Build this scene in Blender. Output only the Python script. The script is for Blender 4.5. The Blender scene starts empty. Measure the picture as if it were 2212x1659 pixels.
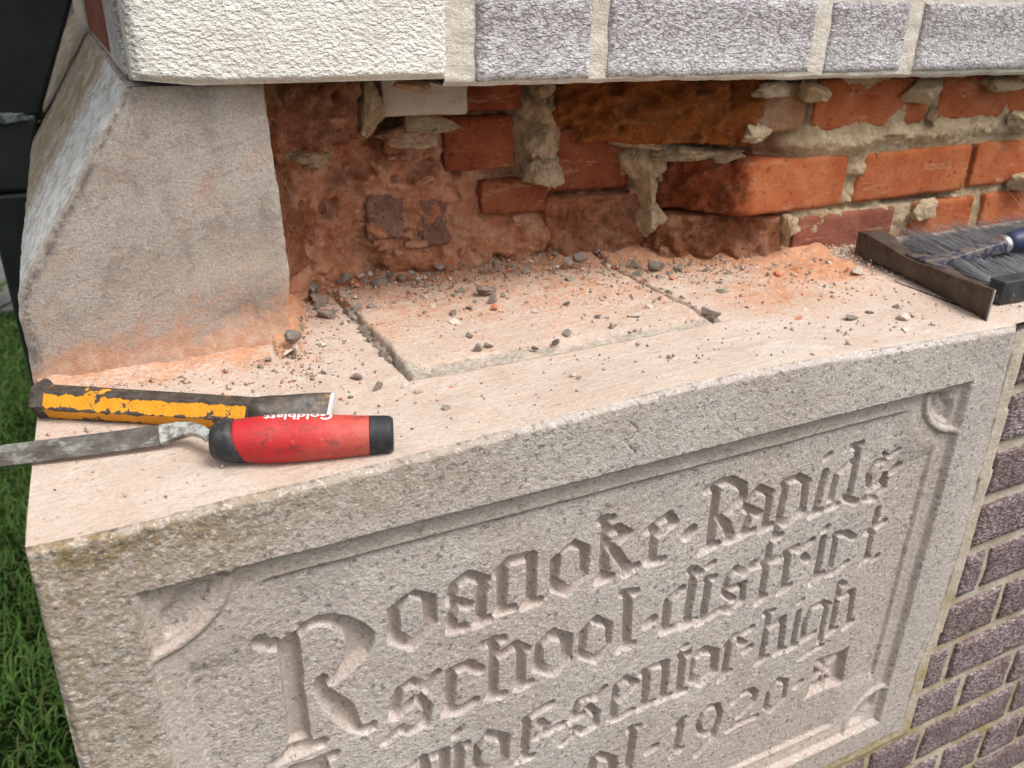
import bpy, bmesh, math, random
import numpy as np
from mathutils import Vector, Matrix, Euler

# ------------------------------------------------------------------ camera, light, exposure
S = bpy.context.scene
COL = S.collection
F_PX = 1829.26
CAM_ROT = (1.13368, -0.01948, -0.46098)
CAM_LOC = (0.06999, -0.49869, 0.30975)
cam = bpy.data.cameras.new('camera')
cam.sensor_fit = 'HORIZONTAL'; cam.sensor_width = 36.0
cam.lens = F_PX / 2212 * 36.0
cam.clip_start = 0.02; cam.clip_end = 400
cam.dof.use_dof = True; cam.dof.focus_distance = 0.74; cam.dof.aperture_fstop = 9.0
cam_o = bpy.data.objects.new('camera', cam)
cam_o.location = CAM_LOC; cam_o.rotation_euler = CAM_ROT
COL.objects.link(cam_o); S.camera = cam_o

SUN_EL, SUN_AZ = 62.0, 147.0      # azimuth measured from +Y towards +X
world = bpy.data.worlds.new("World"); S.world = world; world.use_nodes = True
wn = world.node_tree; wn.nodes.clear()
sky = wn.nodes.new('ShaderNodeTexSky'); sky.sky_type = 'NISHITA'; sky.sun_disc = False
sky.sun_elevation = math.radians(SUN_EL); sky.sun_rotation = math.radians(SUN_AZ)
sky.dust_density = 4.0; sky.air_density = 1.0; sky.ozone_density = 1.0
hs = wn.nodes.new('ShaderNodeHueSaturation'); hs.inputs['Saturation'].default_value = 0.08
bg = wn.nodes.new('ShaderNodeBackground'); bg.inputs['Strength'].default_value = 0.13
wo = wn.nodes.new('ShaderNodeOutputWorld')
wn.links.new(sky.outputs[0], hs.inputs['Color']); wn.links.new(hs.outputs[0], bg.inputs['Color'])
wn.links.new(bg.outputs[0], wo.inputs['Surface'])
sl = bpy.data.lights.new('sun', 'SUN'); sl.energy = 1.5; sl.angle = math.radians(27); sl.color = (1.0, 0.96, 0.9)
so = bpy.data.objects.new('sun', sl); COL.objects.link(so)
_e, _a = math.radians(SUN_EL), math.radians(SUN_AZ)
sd = Vector((math.sin(_a) * math.cos(_e), math.cos(_a) * math.cos(_e), math.sin(_e)))
so.rotation_euler = sd.to_track_quat('Z', 'Y').to_euler(); so.location = (0, -2, 4)
S.view_settings.view_transform = 'Standard'; S.view_settings.look = 'None'
S.view_settings.exposure = 0.76; S.view_settings.gamma = 1.0; S.view_settings.use_curve_mapping = False
S.render.engine = 'CYCLES'
S.cycles.max_bounces = 8; S.cycles.diffuse_bounces = 5

# ------------------------------------------------------------------ numpy helpers
RNG = np.random.default_rng(7)
random.seed(7)

def _hash(ix, iy, iz):
    h = (ix.astype(np.int64) * 374761393 + iy.astype(np.int64) * 668265263 + iz.astype(np.int64) * 2147483647) & 0xffffffff
    h = ((h ^ (h >> 13)) * 1274126177) & 0xffffffff
    h = h ^ (h >> 16)
    return (h & 0xffff) / 65535.0

def vnoise(p):
    """value noise -1..1 at points p (n,3)"""
    i = np.floor(p).astype(np.int64); f = p - i
    u = f * f * (3 - 2 * f)
    r = 0
    for dx in (0, 1):
        wx = u[:, 0] if dx else 1 - u[:, 0]
        for dy in (0, 1):
            wy = u[:, 1] if dy else 1 - u[:, 1]
            for dz in (0, 1):
                wz = u[:, 2] if dz else 1 - u[:, 2]
                r = r + wx * wy * wz * _hash(i[:, 0] + dx, i[:, 1] + dy, i[:, 2] + dz)
    return r * 2 - 1

ROT = np.array(Euler((0.61, 0.83, 1.07)).to_matrix())
def fbm(p, scale, octaves=3, seed=0, gain=0.5):
    p = np.asarray(p, float) * scale + seed * 17.13
    a, s, r = 1.0, 0.0, 0
    for _ in range(octaves):
        p = p @ ROT; r = r + a * vnoise(p); s += a; a *= gain; p = p * 2.03 + 5.7
    return r / s

def sm(a, b, x):
    t = np.clip((x - a) / (b - a), 0, 1); return t * t * (3 - 2 * t)

_cr = np.array(Euler(CAM_ROT).to_matrix()); _cl = np.array(CAM_LOC)
def at(px, py, X=None, Y=None, Z=None):
    """point of the photograph (2212 x 1659 frame) carried onto a plane of the place"""
    d = _cr @ np.array([(px - 1106) / F_PX, -(py - 829.5) / F_PX, -1.0])
    ax, v = (0, X) if X is not None else ((1, Y) if Y is not None else (2, Z))
    return _cl + (v - _cl[ax]) / d[ax] * d

# ------------------------------------------------------------------ object helpers
def props(o, label=None, cat=None, group=None, kind=None):
    if label: o['label'] = label
    if cat: o['category'] = cat
    if group: o['group'] = group
    if kind: o['kind'] = kind
    return o

def empty(name, loc, label, cat, group=None):
    o = bpy.data.objects.new(name, None); o.empty_display_size = 0.05
    o.location = loc; COL.objects.link(o)
    return props(o, label, cat, group)

def world_loc(o):
    v = Vector(o.location)
    while o.parent: o = o.parent; v = v + Vector(o.location)
    return np.array(v)

def mk(name, V, Fc, mat, parent=None, smooth=True, attrs=None, label=None, cat=None, group=None, kind=None, origin=None):
    """one mesh object from world-space vertices"""
    V = np.asarray(V, float)
    if parent is not None: org = world_loc(parent)
    elif origin is not None: org = np.array(origin, float)
    else:
        lo, hi = V.min(0), V.max(0); org = np.array([(lo[0] + hi[0]) / 2, (lo[1] + hi[1]) / 2, lo[2]])
    me = bpy.data.meshes.new(name)
    W = V - org
    if isinstance(Fc, np.ndarray):
        n, k = Fc.shape
        me.vertices.add(len(W)); me.vertices.foreach_set('co', W.astype(np.float32).ravel())
        me.loops.add(n * k); me.loops.foreach_set('vertex_index', Fc.astype(np.int32).ravel())
        me.polygons.add(n); me.polygons.foreach_set('loop_start', np.arange(0, n * k, k, dtype=np.int32))
        me.polygons.foreach_set('loop_total', np.full(n, k, dtype=np.int32))
        me.update(calc_edges=True); me.validate()
    else:
        me.from_pydata(W.tolist(), [], Fc); me.update()
    if smooth: me.polygons.foreach_set('use_smooth', np.ones(len(me.polygons), dtype=bool))
    for k, v in (attrs or {}).items():
        a = me.attributes.new(k, 'FLOAT', 'POINT'); a.data.foreach_set('value', np.asarray(v, np.float32))
    if mat: me.materials.append(mat)
    o = bpy.data.objects.new(name, me); COL.objects.link(o)
    if parent is not None: o.parent = parent
    else: o.location = org
    return props(o, label, cat, group, kind)

def grid_faces(nu, nv, off=0, flip=False):
    i = np.arange(nu - 1)[:, None] * nv + np.arange(nv - 1)[None, :] + off
    q = np.stack([i, i + nv, i + nv + 1, i + 1], -1).reshape(-1, 4)
    return q[:, ::-1] if flip else q

class MB:
    """collects simple shapes into one mesh"""
    def __init__(s): s.V = []; s.F = []; s.n = 0
    def add(s, V, Fc):
        V = np.asarray(V, float); s.V.append(V)
        for f in Fc: s.F.append(tuple(int(a) + s.n for a in f))
        s.n += len(V); return s
    def box(s, a, b):
        (x0, y0, z0), (x1, y1, z1) = a, b
        V = [(x0,y0,z0),(x1,y0,z0),(x1,y1,z0),(x0,y1,z0),(x0,y0,z1),(x1,y0,z1),(x1,y1,z1),(x0,y1,z1)]
        return s.add(V, [(0,3,2,1),(4,5,6,7),(0,1,5,4),(1,2,6,5),(2,3,7,6),(3,0,4,7)])
    def loft(s, rings, cap=True):
        n = len(rings[0]); V = np.concatenate([np.asarray(r, float) for r in rings]); Fc = []
        for i in range(len(rings) - 1):
            for j in range(n):
                a, b = i * n + j, i * n + (j + 1) % n
                Fc.append((a, b, b + n, a + n))
        if cap:
            Fc.append(tuple(range(n))[::-1]); Fc.append(tuple((len(rings) - 1) * n + j for j in range(n)))
        return s.add(V, Fc)
    def done(s, name, mat, parent=None, **k):
        return mk(name, np.concatenate(s.V), s.F, mat, parent, **k)

def bevel(o, w, seg=2, angle=30):
    m = o.modifiers.new('bevel', 'BEVEL'); m.width = w; m.segments = seg; m.limit_method = 'ANGLE'; m.angle_limit = math.radians(angle)
    m.harden_normals = False
    return o

def frame(a, b, up=(0, 0, 1)):
    a, b = np.array(a, float), np.array(b, float); t = (b - a) / np.linalg.norm(b - a)
    s = np.cross(t, up); s /= np.linalg.norm(s); u = np.cross(s, t)
    return t, s, u

def ico(sub):
    bm = bmesh.new(); bmesh.ops.create_icosphere(bm, subdivisions=sub, radius=1)
    V = np.array([v.co[:] for v in bm.verts]); Fc = [tuple(v.index for v in f.verts) for f in bm.faces]; bm.free()
    return V, Fc
ICO = {k: ico(k) for k in (1, 2, 3, 4, 5)}

def lump(c, r, seed, sub=4, amp=0.25, scale=1.6, cuts=0, box=1.0):
    """irregular broken lump: displaced icosphere, optionally with flat broken facets"""
    V, Fc = ICO[sub]; V = V.copy()
    rs = np.random.default_rng(seed)
    if box != 1.0: V = np.sign(V) * np.abs(V) ** box
    for _ in range(cuts):
        d = rs.normal(size=3); d /= np.linalg.norm(d); h = rs.uniform(0.45, 0.75)
        k = V @ d; m = k > h; V[m] -= np.outer(k[m] - h, d)
    n = fbm(V, scale, 3, seed) * amp + (0.5 - np.abs(fbm(V, scale * 3, 4, seed + 3))) * amp * 0.6 + fbm(V, scale * 11, 3, seed + 5) * amp * 0.16
    V = V * (1 + n)[:, None]
    return V * np.asarray(r) + np.asarray(c), Fc

# ------------------------------------------------------------------ materials
class Mat:
    def __init__(s, name, rough=0.9, spec=0.2):
        s.m = bpy.data.materials.new(name); s.m.use_nodes = True; s.t = s.m.node_tree
        s.b = s.t.nodes['Principled BSDF']; s.b.inputs['Roughness'].default_value = rough
        s.b.inputs['Specular IOR Level'].default_value = spec
        s.tc = s.t.nodes.new('ShaderNodeTexCoord')
    def n(s, k): return s.t.nodes.new(k)
    def l(s, a, b): s.t.links.new(a, b)
    def coord(s, stretch=None):
        if stretch is None: return s.tc.outputs['Object']
        src_ = s.tc.outputs['Object']
        if len(stretch) == 4:      # turned about the Y axis first
            m0 = s.n('ShaderNodeMapping'); m0.inputs['Rotation'].default_value = (0, stretch[3], 0); s.l(src_, m0.inputs['Vector']); src_ = m0.outputs[0]
        mp = s.n('ShaderNodeMapping'); mp.inputs['Scale'].default_value = stretch[:3]
        s.l(src_, mp.inputs['Vector']); return mp.outputs[0]
    def noise(s, scale, detail=4, rough=0.6, stretch=None, lo=0.35, hi=0.65):
        t = s.n('ShaderNodeTexNoise'); t.inputs['Scale'].default_value = scale; t.inputs['Detail'].default_value = detail
        t.inputs['Roughness'].default_value = rough; s.l(s.coord(stretch), t.inputs['Vector'])
        return s.ramp(t.outputs['Fac'], lo, hi)
    def vor(s, scale, lo, hi, feature='F1', stretch=None, rnd=1.0):
        t = s.n('ShaderNodeTexVoronoi'); t.feature = feature; t.inputs['Scale'].default_value = scale; t.inputs['Randomness'].default_value = rnd
        s.l(s.coord(stretch), t.inputs['Vector']); return s.ramp(t.outputs['Distance'], lo, hi)
    def vorcol(s, scale, lo, hi, stretch=None):
        t = s.n('ShaderNodeTexVoronoi'); t.inputs['Scale'].default_value = scale; s.l(s.coord(stretch), t.inputs['Vector'])
        x = s.n('ShaderNodeSeparateColor'); s.l(t.outputs['Color'], x.inputs[0]); return s.ramp(x.outputs[0], lo, hi)
    def ramp(s, sock, lo, hi, a=0.0, b=1.0):
        r = s.n('ShaderNodeMapRange'); r.clamp = True; r.interpolation_type = 'SMOOTHSTEP'
        r.inputs['From Min'].default_value = lo; r.inputs['From Max'].default_value = hi
        r.inputs['To Min'].default_value = a; r.inputs['To Max'].default_value = b
        s.l(sock, r.inputs['Value']); return r.outputs[0]
    def math(s, op, a, b):
        m = s.n('ShaderNodeMath'); m.operation = op; m.use_clamp = False
        for i, v in enumerate((a, b)):
            if isinstance(v, (int, float)): m.inputs[i].default_value = v
            else: s.l(v, m.inputs[i])
        return m.outputs[0]
    def attr(s, name):
        a = s.n('ShaderNodeAttribute'); a.attribute_name = name; return a.outputs['Fac']
    def rnd(s): return s.n('ShaderNodeObjectInfo').outputs['Random']
    def geo(s, axis, lo, hi):
        x = s.n('ShaderNodeSeparateXYZ'); g = s.n('ShaderNodeNewGeometry'); s.l(g.outputs['Position'], x.inputs[0])
        return s.ramp(x.outputs[axis], lo, hi)
    def mix(s, f, a, b, mode='MIX'):
        m = s.n('ShaderNodeMix'); m.data_type = 'RGBA'; m.blend_type = mode
        for i, v in ((0, f), (6, a), (7, b)):
            if isinstance(v, (int, float)): m.inputs[i].default_value = v
            elif isinstance(v, tuple): m.inputs[i].default_value = (*v, 1)
            else: s.l(v, m.inputs[i])
        return m.outputs[2]
    def col(s, sock):
        if isinstance(sock, tuple): s.b.inputs['Base Color'].default_value = (*sock, 1)
        else: s.l(sock, s.b.inputs['Base Color'])
        return s
    def bump(s, *hs):
        prev = None
        for h, strength, dist in hs:
            b = s.n('ShaderNodeBump'); b.inputs['Strength'].default_value = strength; b.inputs['Distance'].default_value = dist
            s.l(h, b.inputs['Height'])
            if prev is not None: s.l(prev, b.inputs['Normal'])
            prev = b.outputs[0]
        s.l(prev, s.b.inputs['Normal']); return s
    def rough(s, sock): s.l(sock, s.b.inputs['Roughness']); return s

M = {}
# cast stone of the carved face: sandy aggregate, pale and dark grains, brown growth at the weathered corner
m = Mat('cast_stone', 0.92, 0.15)
c = m.mix(m.noise(60, 4, 0.65), (0.485, 0.42, 0.385), (0.565, 0.50, 0.465))
c = m.mix(m.math('MULTIPLY', m.noise(9, 3), 0.45), c, (0.36, 0.325, 0.305))
c = m.mix(m.math('MULTIPLY', m.noise(5, 4, lo=0.42, hi=0.62), 0.5), c, (0.44, 0.345, 0.30))
c = m.mix(m.math('MULTIPLY', m.attr('lichen'), m.noise(70, 5, 0.75, lo=0.3, hi=0.6)), c, (0.21, 0.145, 0.055))
coarse = m.noise(420, 2, 0.7, lo=0.4, hi=0.62)
c = m.mix(m.math('MULTIPLY', coarse, 0.42), c, (0.27, 0.225, 0.19))
pale = m.math('MULTIPLY', m.vorcol(300, 0.70, 0.80), m.noise(420, 3, 0.7, stretch=(0.8, 1, 1.2), lo=0.46, hi=0.56))
c = m.mix(m.math('MULTIPLY', pale, 0.5), c, (0.72, 0.66, 0.58))
dark = m.math('MULTIPLY', m.vorcol(260, 0.13, 0.07), m.noise(330, 3, 0.7, lo=0.42, hi=0.54))
c = m.mix(m.math('MULTIPLY', dark, 0.6), c, (0.10, 0.09, 0.09))
c = m.mix(m.math('MULTIPLY', m.attr('cut'), 0.35), c, (0.49, 0.375, 0.315))
m.col(c)
rel = m.math('MULTIPLY', m.math('SUBTRACT', 1.0, m.math('MULTIPLY', m.attr('cut'), 0.75)), m.math('ADD', m.math('MULTIPLY', coarse, -0.7), m.math('ADD', pale, m.noise(150, 3))))
m.bump((rel, 0.45, 0.0010))
M['carved'] = m.m

# sawn top of the stone with brick dust on it
m = Mat('dusty_stone_top', 0.93, 0.15)
c = m.mix(m.noise(14, 4), (0.585, 0.46, 0.375), (0.655, 0.545, 0.465))
c = m.mix(m.math('MULTIPLY', m.noise(40, 5, 0.7, stretch=(0.5, 1.6, 1), lo=0.48, hi=0.75), 0.6), c, (0.60, 0.39, 0.28))
c = m.mix(m.math('MULTIPLY', m.noise(330, 4, 0.8, stretch=(0.6, 1.5, 1), lo=0.48, hi=0.64), 0.55), c, (0.40, 0.31, 0.255))
c = m.mix(m.math('MULTIPLY', m.noise(420, 3, 0.8, lo=0.56, hi=0.64), 0.6), c, (0.74, 0.66, 0.59))
sp = m.math('MULTIPLY', m.vorcol(170, 0.10, 0.05), m.vor(170, 0.30, 0.2))
c = m.mix(m.math('MULTIPLY', sp, 0.7), c, (0.34, 0.27, 0.23))
sp2 = m.math('MULTIPLY', m.vorcol(120, 0.96, 0.98), m.vor(120, 0.25, 0.15))
c = m.mix(m.math('MULTIPLY', sp2, 0.8), c, (0.55, 0.20, 0.10))
dm = m.ramp(m.math('ADD', m.math('ADD', m.attr('dust'), m.math('MULTIPLY', m.math('SUBTRACT', m.noise(30, 7, 0.85, lo=0.25, hi=0.75), 0.5), 0.7)), m.math('MULTIPLY', m.math('SUBTRACT', m.noise(260, 3, 0.8, lo=0.3, hi=0.7), 0.5), 0.5)), 0.25, 0.95)
dc = m.mix(m.noise(120, 4, 0.7), (0.50, 0.215, 0.105), (0.60, 0.33, 0.20))
c = m.mix(m.math('MULTIPLY', dm, 0.95), c, dc)
c = m.mix(m.math('MULTIPLY', m.attr('pale'), m.noise(26, 5, 0.75, stretch=(0.5, 1.6, 1), lo=0.35, hi=0.65)), c, (0.72, 0.655, 0.60))
gm = m.ramp(m.math('ADD', m.attr('grey'), m.math('MULTIPLY', m.math('SUBTRACT', m.noise(50, 5, 0.75, lo=0.25, hi=0.75), 0.5), 0.7)), 0.4, 0.8)
c = m.mix(m.math('MULTIPLY', gm, 0.85), c, m.mix(m.noise(220, 3), (0.28, 0.25, 0.21), (0.47, 0.42, 0.36)))
m.col(c)
m.bump((m.noise(260, 5, 0.85, lo=0.2, hi=0.8), 0.6, 0.0016), (m.noise(45, 6, 0.75, stretch=(0.6, 1.4, 1), lo=0.2, hi=0.8), 0.5, 0.004))
M['ledge'] = m.m

# freshly sawn quoin face
m = Mat('cut_quoin_stone', 0.93, 0.15)
c = m.mix(m.noise(16, 5, 0.65), (0.44, 0.375, 0.325), (0.56, 0.495, 0.445))
c = m.mix(m.math('MULTIPLY', m.noise(22, 6, 0.8, lo=0.5, hi=0.62), 0.55), c, (0.24, 0.205, 0.185))
c = m.mix(m.math('MULTIPLY', m.noise(30, 6, 0.75, stretch=(0.7, 1, 1.3), lo=0.5, hi=0.66), 0.55), c, (0.55, 0.44, 0.36))
c = m.mix(m.math('MULTIPLY', m.noise(380, 4, 0.8, lo=0.45, hi=0.62), 0.5), c, (0.23, 0.19, 0.165))
c = m.mix(m.math('MULTIPLY', m.noise(300, 4, 0.85, stretch=(0.7, 1, 1.4), lo=0.56, hi=0.66), 0.5), c, (0.68, 0.60, 0.53))
c = m.mix(m.math('MULTIPLY', m.noise(11, 6, 0.85, lo=0.5, hi=0.68), 0.45), c, (0.24, 0.215, 0.205))
c = m.mix(m.math('MULTIPLY', m.math('MULTIPLY', m.noise(26, 6, 0.8, stretch=(0.22, 1, 2.2, 0.42), lo=0.48, hi=0.66), m.geo(2, 0.16, 0.06)), 0.7), c, (0.60, 0.46, 0.36))
c = m.mix(m.math('MULTIPLY', m.noise(60, 6, 0.8, stretch=(0.3, 1, 2.4, 0.36), lo=0.56, hi=0.64), 0.5), c, (0.26, 0.215, 0.185))
c = m.mix(m.math('MULTIPLY', m.noise(6, 4, 0.7, lo=0.45, hi=0.65), 0.25), c, (0.52, 0.41, 0.345))
c = m.mix(m.math('MULTIPLY', m.math('MULTIPLY', m.attr('rim'), m.noise(90, 5, 0.8, lo=0.42, hi=0.55)), 0.8), c, (0.12, 0.105, 0.10))
dm = m.ramp(m.math('ADD', m.math('ADD', m.attr('dust'), m.math('MULTIPLY', m.math('SUBTRACT', m.noise(13, 4, 0.7, stretch=(0.5, 1, 1.6, 0.4), lo=0.3, hi=0.7), 0.5), 0.8)), m.math('MULTIPLY', m.math('SUBTRACT', m.noise(45, 6, 0.85, lo=0.25, hi=0.75), 0.5), 1.2)), 0.3, 1.05)
c = m.mix(m.math('MULTIPLY', dm, 0.9), c, m.mix(m.noise(90, 4, 0.7), (0.52, 0.25, 0.14), (0.62, 0.40, 0.29)))
wm = m.ramp(m.math('ADD', m.attr('lime'), m.math('MULTIPLY', m.math('SUBTRACT', m.noise(70, 6, 0.85, stretch=(1, 0.45, 1), lo=0.3, hi=0.7), 0.5), 1.2)), 0.1, 1.05)
c = m.mix(wm, c, (0.74, 0.75, 0.75))
ym = m.math('MULTIPLY', m.attr('stain'), m.noise(24, 4, 0.7, stretch=(2, 0.5, 1), lo=0.35, hi=0.6))
c = m.mix(m.math('MULTIPLY', ym, 0.85), c, (0.26, 0.19, 0.08))
m.col(c)
m.bump((m.noise(300, 5, 0.85, lo=0.2, hi=0.8), 0.8, 0.002), (m.noise(60, 5, 0.7, lo=0.2, hi=0.8), 0.12, 0.002))
M['quoin'] = m.m

# cream block of the upper wall, bush hammered
m = Mat('cream_stone', 0.9, 0.15)
h = m.noise(300, 2, 0.5, stretch=(0.85, 0.85, 1.2), lo=0.25, hi=0.75)
c = m.mix(m.noise(20, 4), (0.66, 0.625, 0.565), (0.76, 0.73, 0.68))
c = m.mix(m.math('MULTIPLY', m.math('SUBTRACT', 1.0, m.ramp(h, 0.0, 0.3)), 0.25), c, (0.48, 0.45, 0.42))
c = m.mix(m.math('MULTIPLY', m.attr('edge'), m.noise(50, 5, 0.7)), c, (0.40, 0.37, 0.35))
m.col(c); m.bump((h, 0.65, 0.0022), (m.noise(500, 2), 0.3, 0.001))
M['cream'] = m.m

def facebrick(name, white, dustc=(0.80, 0.79, 0.80)):
    m = Mat(name, 0.85, 0.25)
    bark = m.vor(190, 0.0, 0.22, 'DISTANCE_TO_EDGE', stretch=(0.8, 1, 1.35))
    nz = m.noise(170, 4, 0.7, stretch=(0.8, 1, 1.5), lo=0.3, hi=0.7)
    hgt = m.math('ADD', m.math('MULTIPLY', nz, 0.8), m.math('MULTIPLY', bark, 0.35))
    base = m.mix(m.rnd(), (0.125, 0.070, 0.072), (0.20, 0.135, 0.138)) if 'purple' in name else m.mix(m.rnd(), (0.19, 0.145, 0.155), (0.27, 0.22, 0.245))
    c = m.mix(m.noise(25, 4), base, (0.16, 0.085, 0.085) if 'purple' in name else (0.24, 0.18, 0.19))
    wf = m.math('ADD', m.math('MULTIPLY', m.ramp(hgt, 0.35, 1.0), white[0]), white[1])
    patch = m.noise(14, 5, 0.7, lo=0.3, hi=0.72)
    wf = m.math('MULTIPLY', wf, m.math('ADD', m.math('MULTIPLY', patch, 0.8), 0.35) if 'purple' in name else m.math('ADD', m.math('MULTIPLY', patch, 0.4), 0.7))
    if white[2]: wf = m.math('ADD', wf, m.math('MULTIPLY', m.geo(2, 0.285, 0.24), white[2]))
    wf = m.math('MINIMUM', wf, 0.92)
    c = m.mix(wf, c, dustc)
    c = m.mix(m.math('MULTIPLY', m.math('SUBTRACT', 1.0, m.ramp(hgt, 0.15, 0.45)), 0.6 if 'purple' in name else 0.4), c, (0.07, 0.045, 0.045))
    m.col(c); m.bump((hgt, 0.9, 0.0035 if 'purple' in name else 0.0026)); return m.m
M['brick_white'] = facebrick('limewashed_face_brick', (0.52, 0.26, 0.25))
M['brick_purple'] = facebrick('purple_face_brick', (0.66, 0.07, 0.0), (0.62, 0.55, 0.55))

def mortarmat(name, a, b, st, amt):
    m = Mat(name, 0.95, 0.1)
    c = m.mix(m.noise(30, 5, 0.7), a, b)
    c = m.mix(m.math('MULTIPLY', m.math('MULTIPLY', m.noise(18, 4, 0.7, lo=0.4, hi=0.65), m.geo(2, -.20, -.50) if 'yellow' in name else 1.0), amt), c, st)
    c = m.mix(m.math('MULTIPLY', m.noise(260, 3, 0.7, lo=0.5, hi=0.7), 0.35), c, tuple(x * 0.5 for x in a))
    m.col(c); m.bump((m.noise(260, 4, 0.8, lo=0.2, hi=0.8), 0.6, 0.0015), (m.noise(70, 4, 0.7, lo=0.2, hi=0.8), 0.4, 0.003)); return m.m
M['mortar_pale'] = mortarmat('pale_lime_mortar', (0.62, 0.56, 0.49), (0.74, 0.68, 0.61), (0.50, 0.42, 0.33), 0.45)
M['mortar_yellow'] = mortarmat('yellow_stained_mortar', (0.48, 0.40, 0.32), (0.58, 0.49, 0.42), (0.33, 0.25, 0.08), 0.8)
M['mortar_grey'] = mortarmat('grey_mortar', (0.30, 0.27, 0.24), (0.40, 0.36, 0.31), (0.22, 0.2, 0.18), 0.5)

# rubble mortar of the opened wall: tan lime mortar, pink where brick dust lies on it
m = Mat('rubble_mortar', 0.96, 0.08)
c = m.mix(m.noise(30, 5, 0.7), (0.60, 0.435, 0.265), (0.76, 0.59, 0.395))
c = m.mix(m.math('MULTIPLY', m.noise(110, 5, 0.75, lo=0.48, hi=0.62), 0.45), c, (0.36, 0.265, 0.165))
dm = m.ramp(m.math('ADD', m.attr('dust'), m.math('MULTIPLY', m.math('SUBTRACT', m.noise(28, 6, 0.75, lo=0.25, hi=0.75), 0.5), 0.8)), 0.2, 0.8)
c = m.mix(m.math('MULTIPLY', dm, 0.92), c, m.mix(m.noise(40, 5, 0.7), (0.56, 0.195, 0.095), (0.74, 0.39, 0.245)))
m.col(c)
m.bump((m.noise(210, 5, 0.85, lo=0.2, hi=0.8), 0.9, 0.003), (m.noise(60, 5, 0.7, lo=0.2, hi=0.8), 0.7, 0.006))
M['rubble'] = m.m

def redbrick(name, a, b, dusty=0.35, orange=0.0):
    m = Mat(name, 0.93, 0.12)
    c = m.mix(m.noise(18, 5, 0.65), a, b)
    rf = m.attr('rough')
    c = m.mix(m.math('MULTIPLY', rf, m.noise(60, 5, 0.75, lo=0.4, hi=0.6)), c, tuple(x * 0.62 for x in a))
    if orange: c = m.mix(m.math('MULTIPLY', m.noise(30, 4, 0.7), orange), c, (0.52, 0.17, 0.03))
    c = m.mix(m.math('MULTIPLY', m.noise(34, 6, 0.8, lo=0.52, hi=0.72), dusty), c, (0.62, 0.38, 0.27))
    c = m.mix(m.math('MULTIPLY', m.noise(55, 6, 0.85, stretch=(0.6, 1, 1.6), lo=0.60, hi=0.70), 0.5), c, (0.60, 0.52, 0.46))
    pits = m.noise(130, 3, 0.7, lo=0.33, hi=0.40)
    c = m.mix(m.math('SUBTRACT', 1.0, pits), c, tuple(x * 0.4 for x in a))
    c = m.mix(m.math('MULTIPLY', m.math('SUBTRACT', m.rnd(), 0.5), 0.25), c, (0.28, 0.07, 0.03))
    c = m.mix(m.math('MULTIPLY', m.noise(9, 4, 0.7, lo=0.3, hi=0.8), 0.28), c, (0.58, 0.27, 0.145))
    c = m.mix(m.math('MULTIPLY', m.noise(40, 5, 0.8, stretch=(0.35, 1, 2.2), lo=0.56, hi=0.66), 0.45), c, (0.60, 0.40, 0.26))
    c = m.mix(m.math('MULTIPLY', m.noise(300, 4, 0.85, lo=0.5, hi=0.66), 0.35), c, tuple(x * 0.55 for x in a))
    m.col(c)
    m.bump((pits, 0.6, 0.002), (m.noise(230, 6, 0.85, lo=0.2, hi=0.8), 0.75, 0.0022),
           (m.math('MULTIPLY', rf, m.noise(75, 6, 0.75, lo=0.2, hi=0.8)), 1.0, 0.009))
    return m.m
M['red'] = redbrick('red_clay_brick', (0.44, 0.105, 0.038), (0.54, 0.165, 0.06))
M['orange'] = redbrick('orange_broken_brick', (0.56, 0.16, 0.035), (0.68, 0.25, 0.055), 0.15, 0.6)
M['darkred'] = redbrick('dark_red_brick', (0.20, 0.06, 0.05), (0.27, 0.085, 0.065), 0.12)
M['shadedred'] = redbrick('shaded_red_brick', (0.25, 0.055, 0.024), (0.33, 0.085, 0.036), 0.25)  # red clay brick darkened, the cavity's shade is put into the colour
M['dusty'] = redbrick('dust_covered_brick', (0.52, 0.19, 0.09), (0.62, 0.31, 0.18), 0.75)
M['palebrick'] = redbrick('mortar_smeared_brick', (0.50, 0.26, 0.13), (0.58, 0.42, 0.28), 0.6)
M['purplebrick'] = redbrick('purple_grey_brick', (0.34, 0.18, 0.145), (0.46, 0.28, 0.235), 0.9)
M['creambrick'] = mortarmat('cream_brick', (0.50, 0.43, 0.36), (0.58, 0.52, 0.45), (0.5, 0.36, 0.28), 0.4)

def chipmat(name, a, b):
    m = Mat(name, 0.85, 0.2)
    c = m.mix(m.rnd(), a, b); c = m.mix(m.math('MULTIPLY', m.noise(200, 4, 0.7), 0.4), c, tuple(min(1, x * 1.7) for x in b))
    c = m.mix(m.math('MULTIPLY', m.noise(1.1, 4, 0.8, lo=0.5, hi=0.62), 0.6), c, (0.5, 0.34, 0.26)); c = m.mix(m.math('MULTIPLY', m.noise(2.5, 5, 0.8, lo=0.52, hi=0.6), 0.5), c, tuple(x * .6 for x in a))
    m.col(c); m.bump((m.noise(400, 3, 0.8, lo=0.2, hi=0.8), 0.5, 0.001)); return m.m
M['chip_grey'] = chipmat('grey_mortar_chip', (0.10, 0.088, 0.075), (0.26, 0.225, 0.19))
M['chip_pale'] = chipmat('pale_stone_chip', (0.44, 0.36, 0.29), (0.60, 0.52, 0.44))
M['chip_red'] = chipmat('brick_chip', (0.45, 0.13, 0.05), (0.55, 0.22, 0.12))
m = Mat('crumbs', 0.95, 0.1); c = m.mix(m.vorcol(500, 0.4, 0.6), (0.20, 0.18, 0.16), (0.55, 0.42, 0.33)); c = m.mix(m.vorcol(350, 0.75, 0.8), c, (0.5, 0.19, 0.09)); m.col(c); M['crumbs'] = m.m

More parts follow.
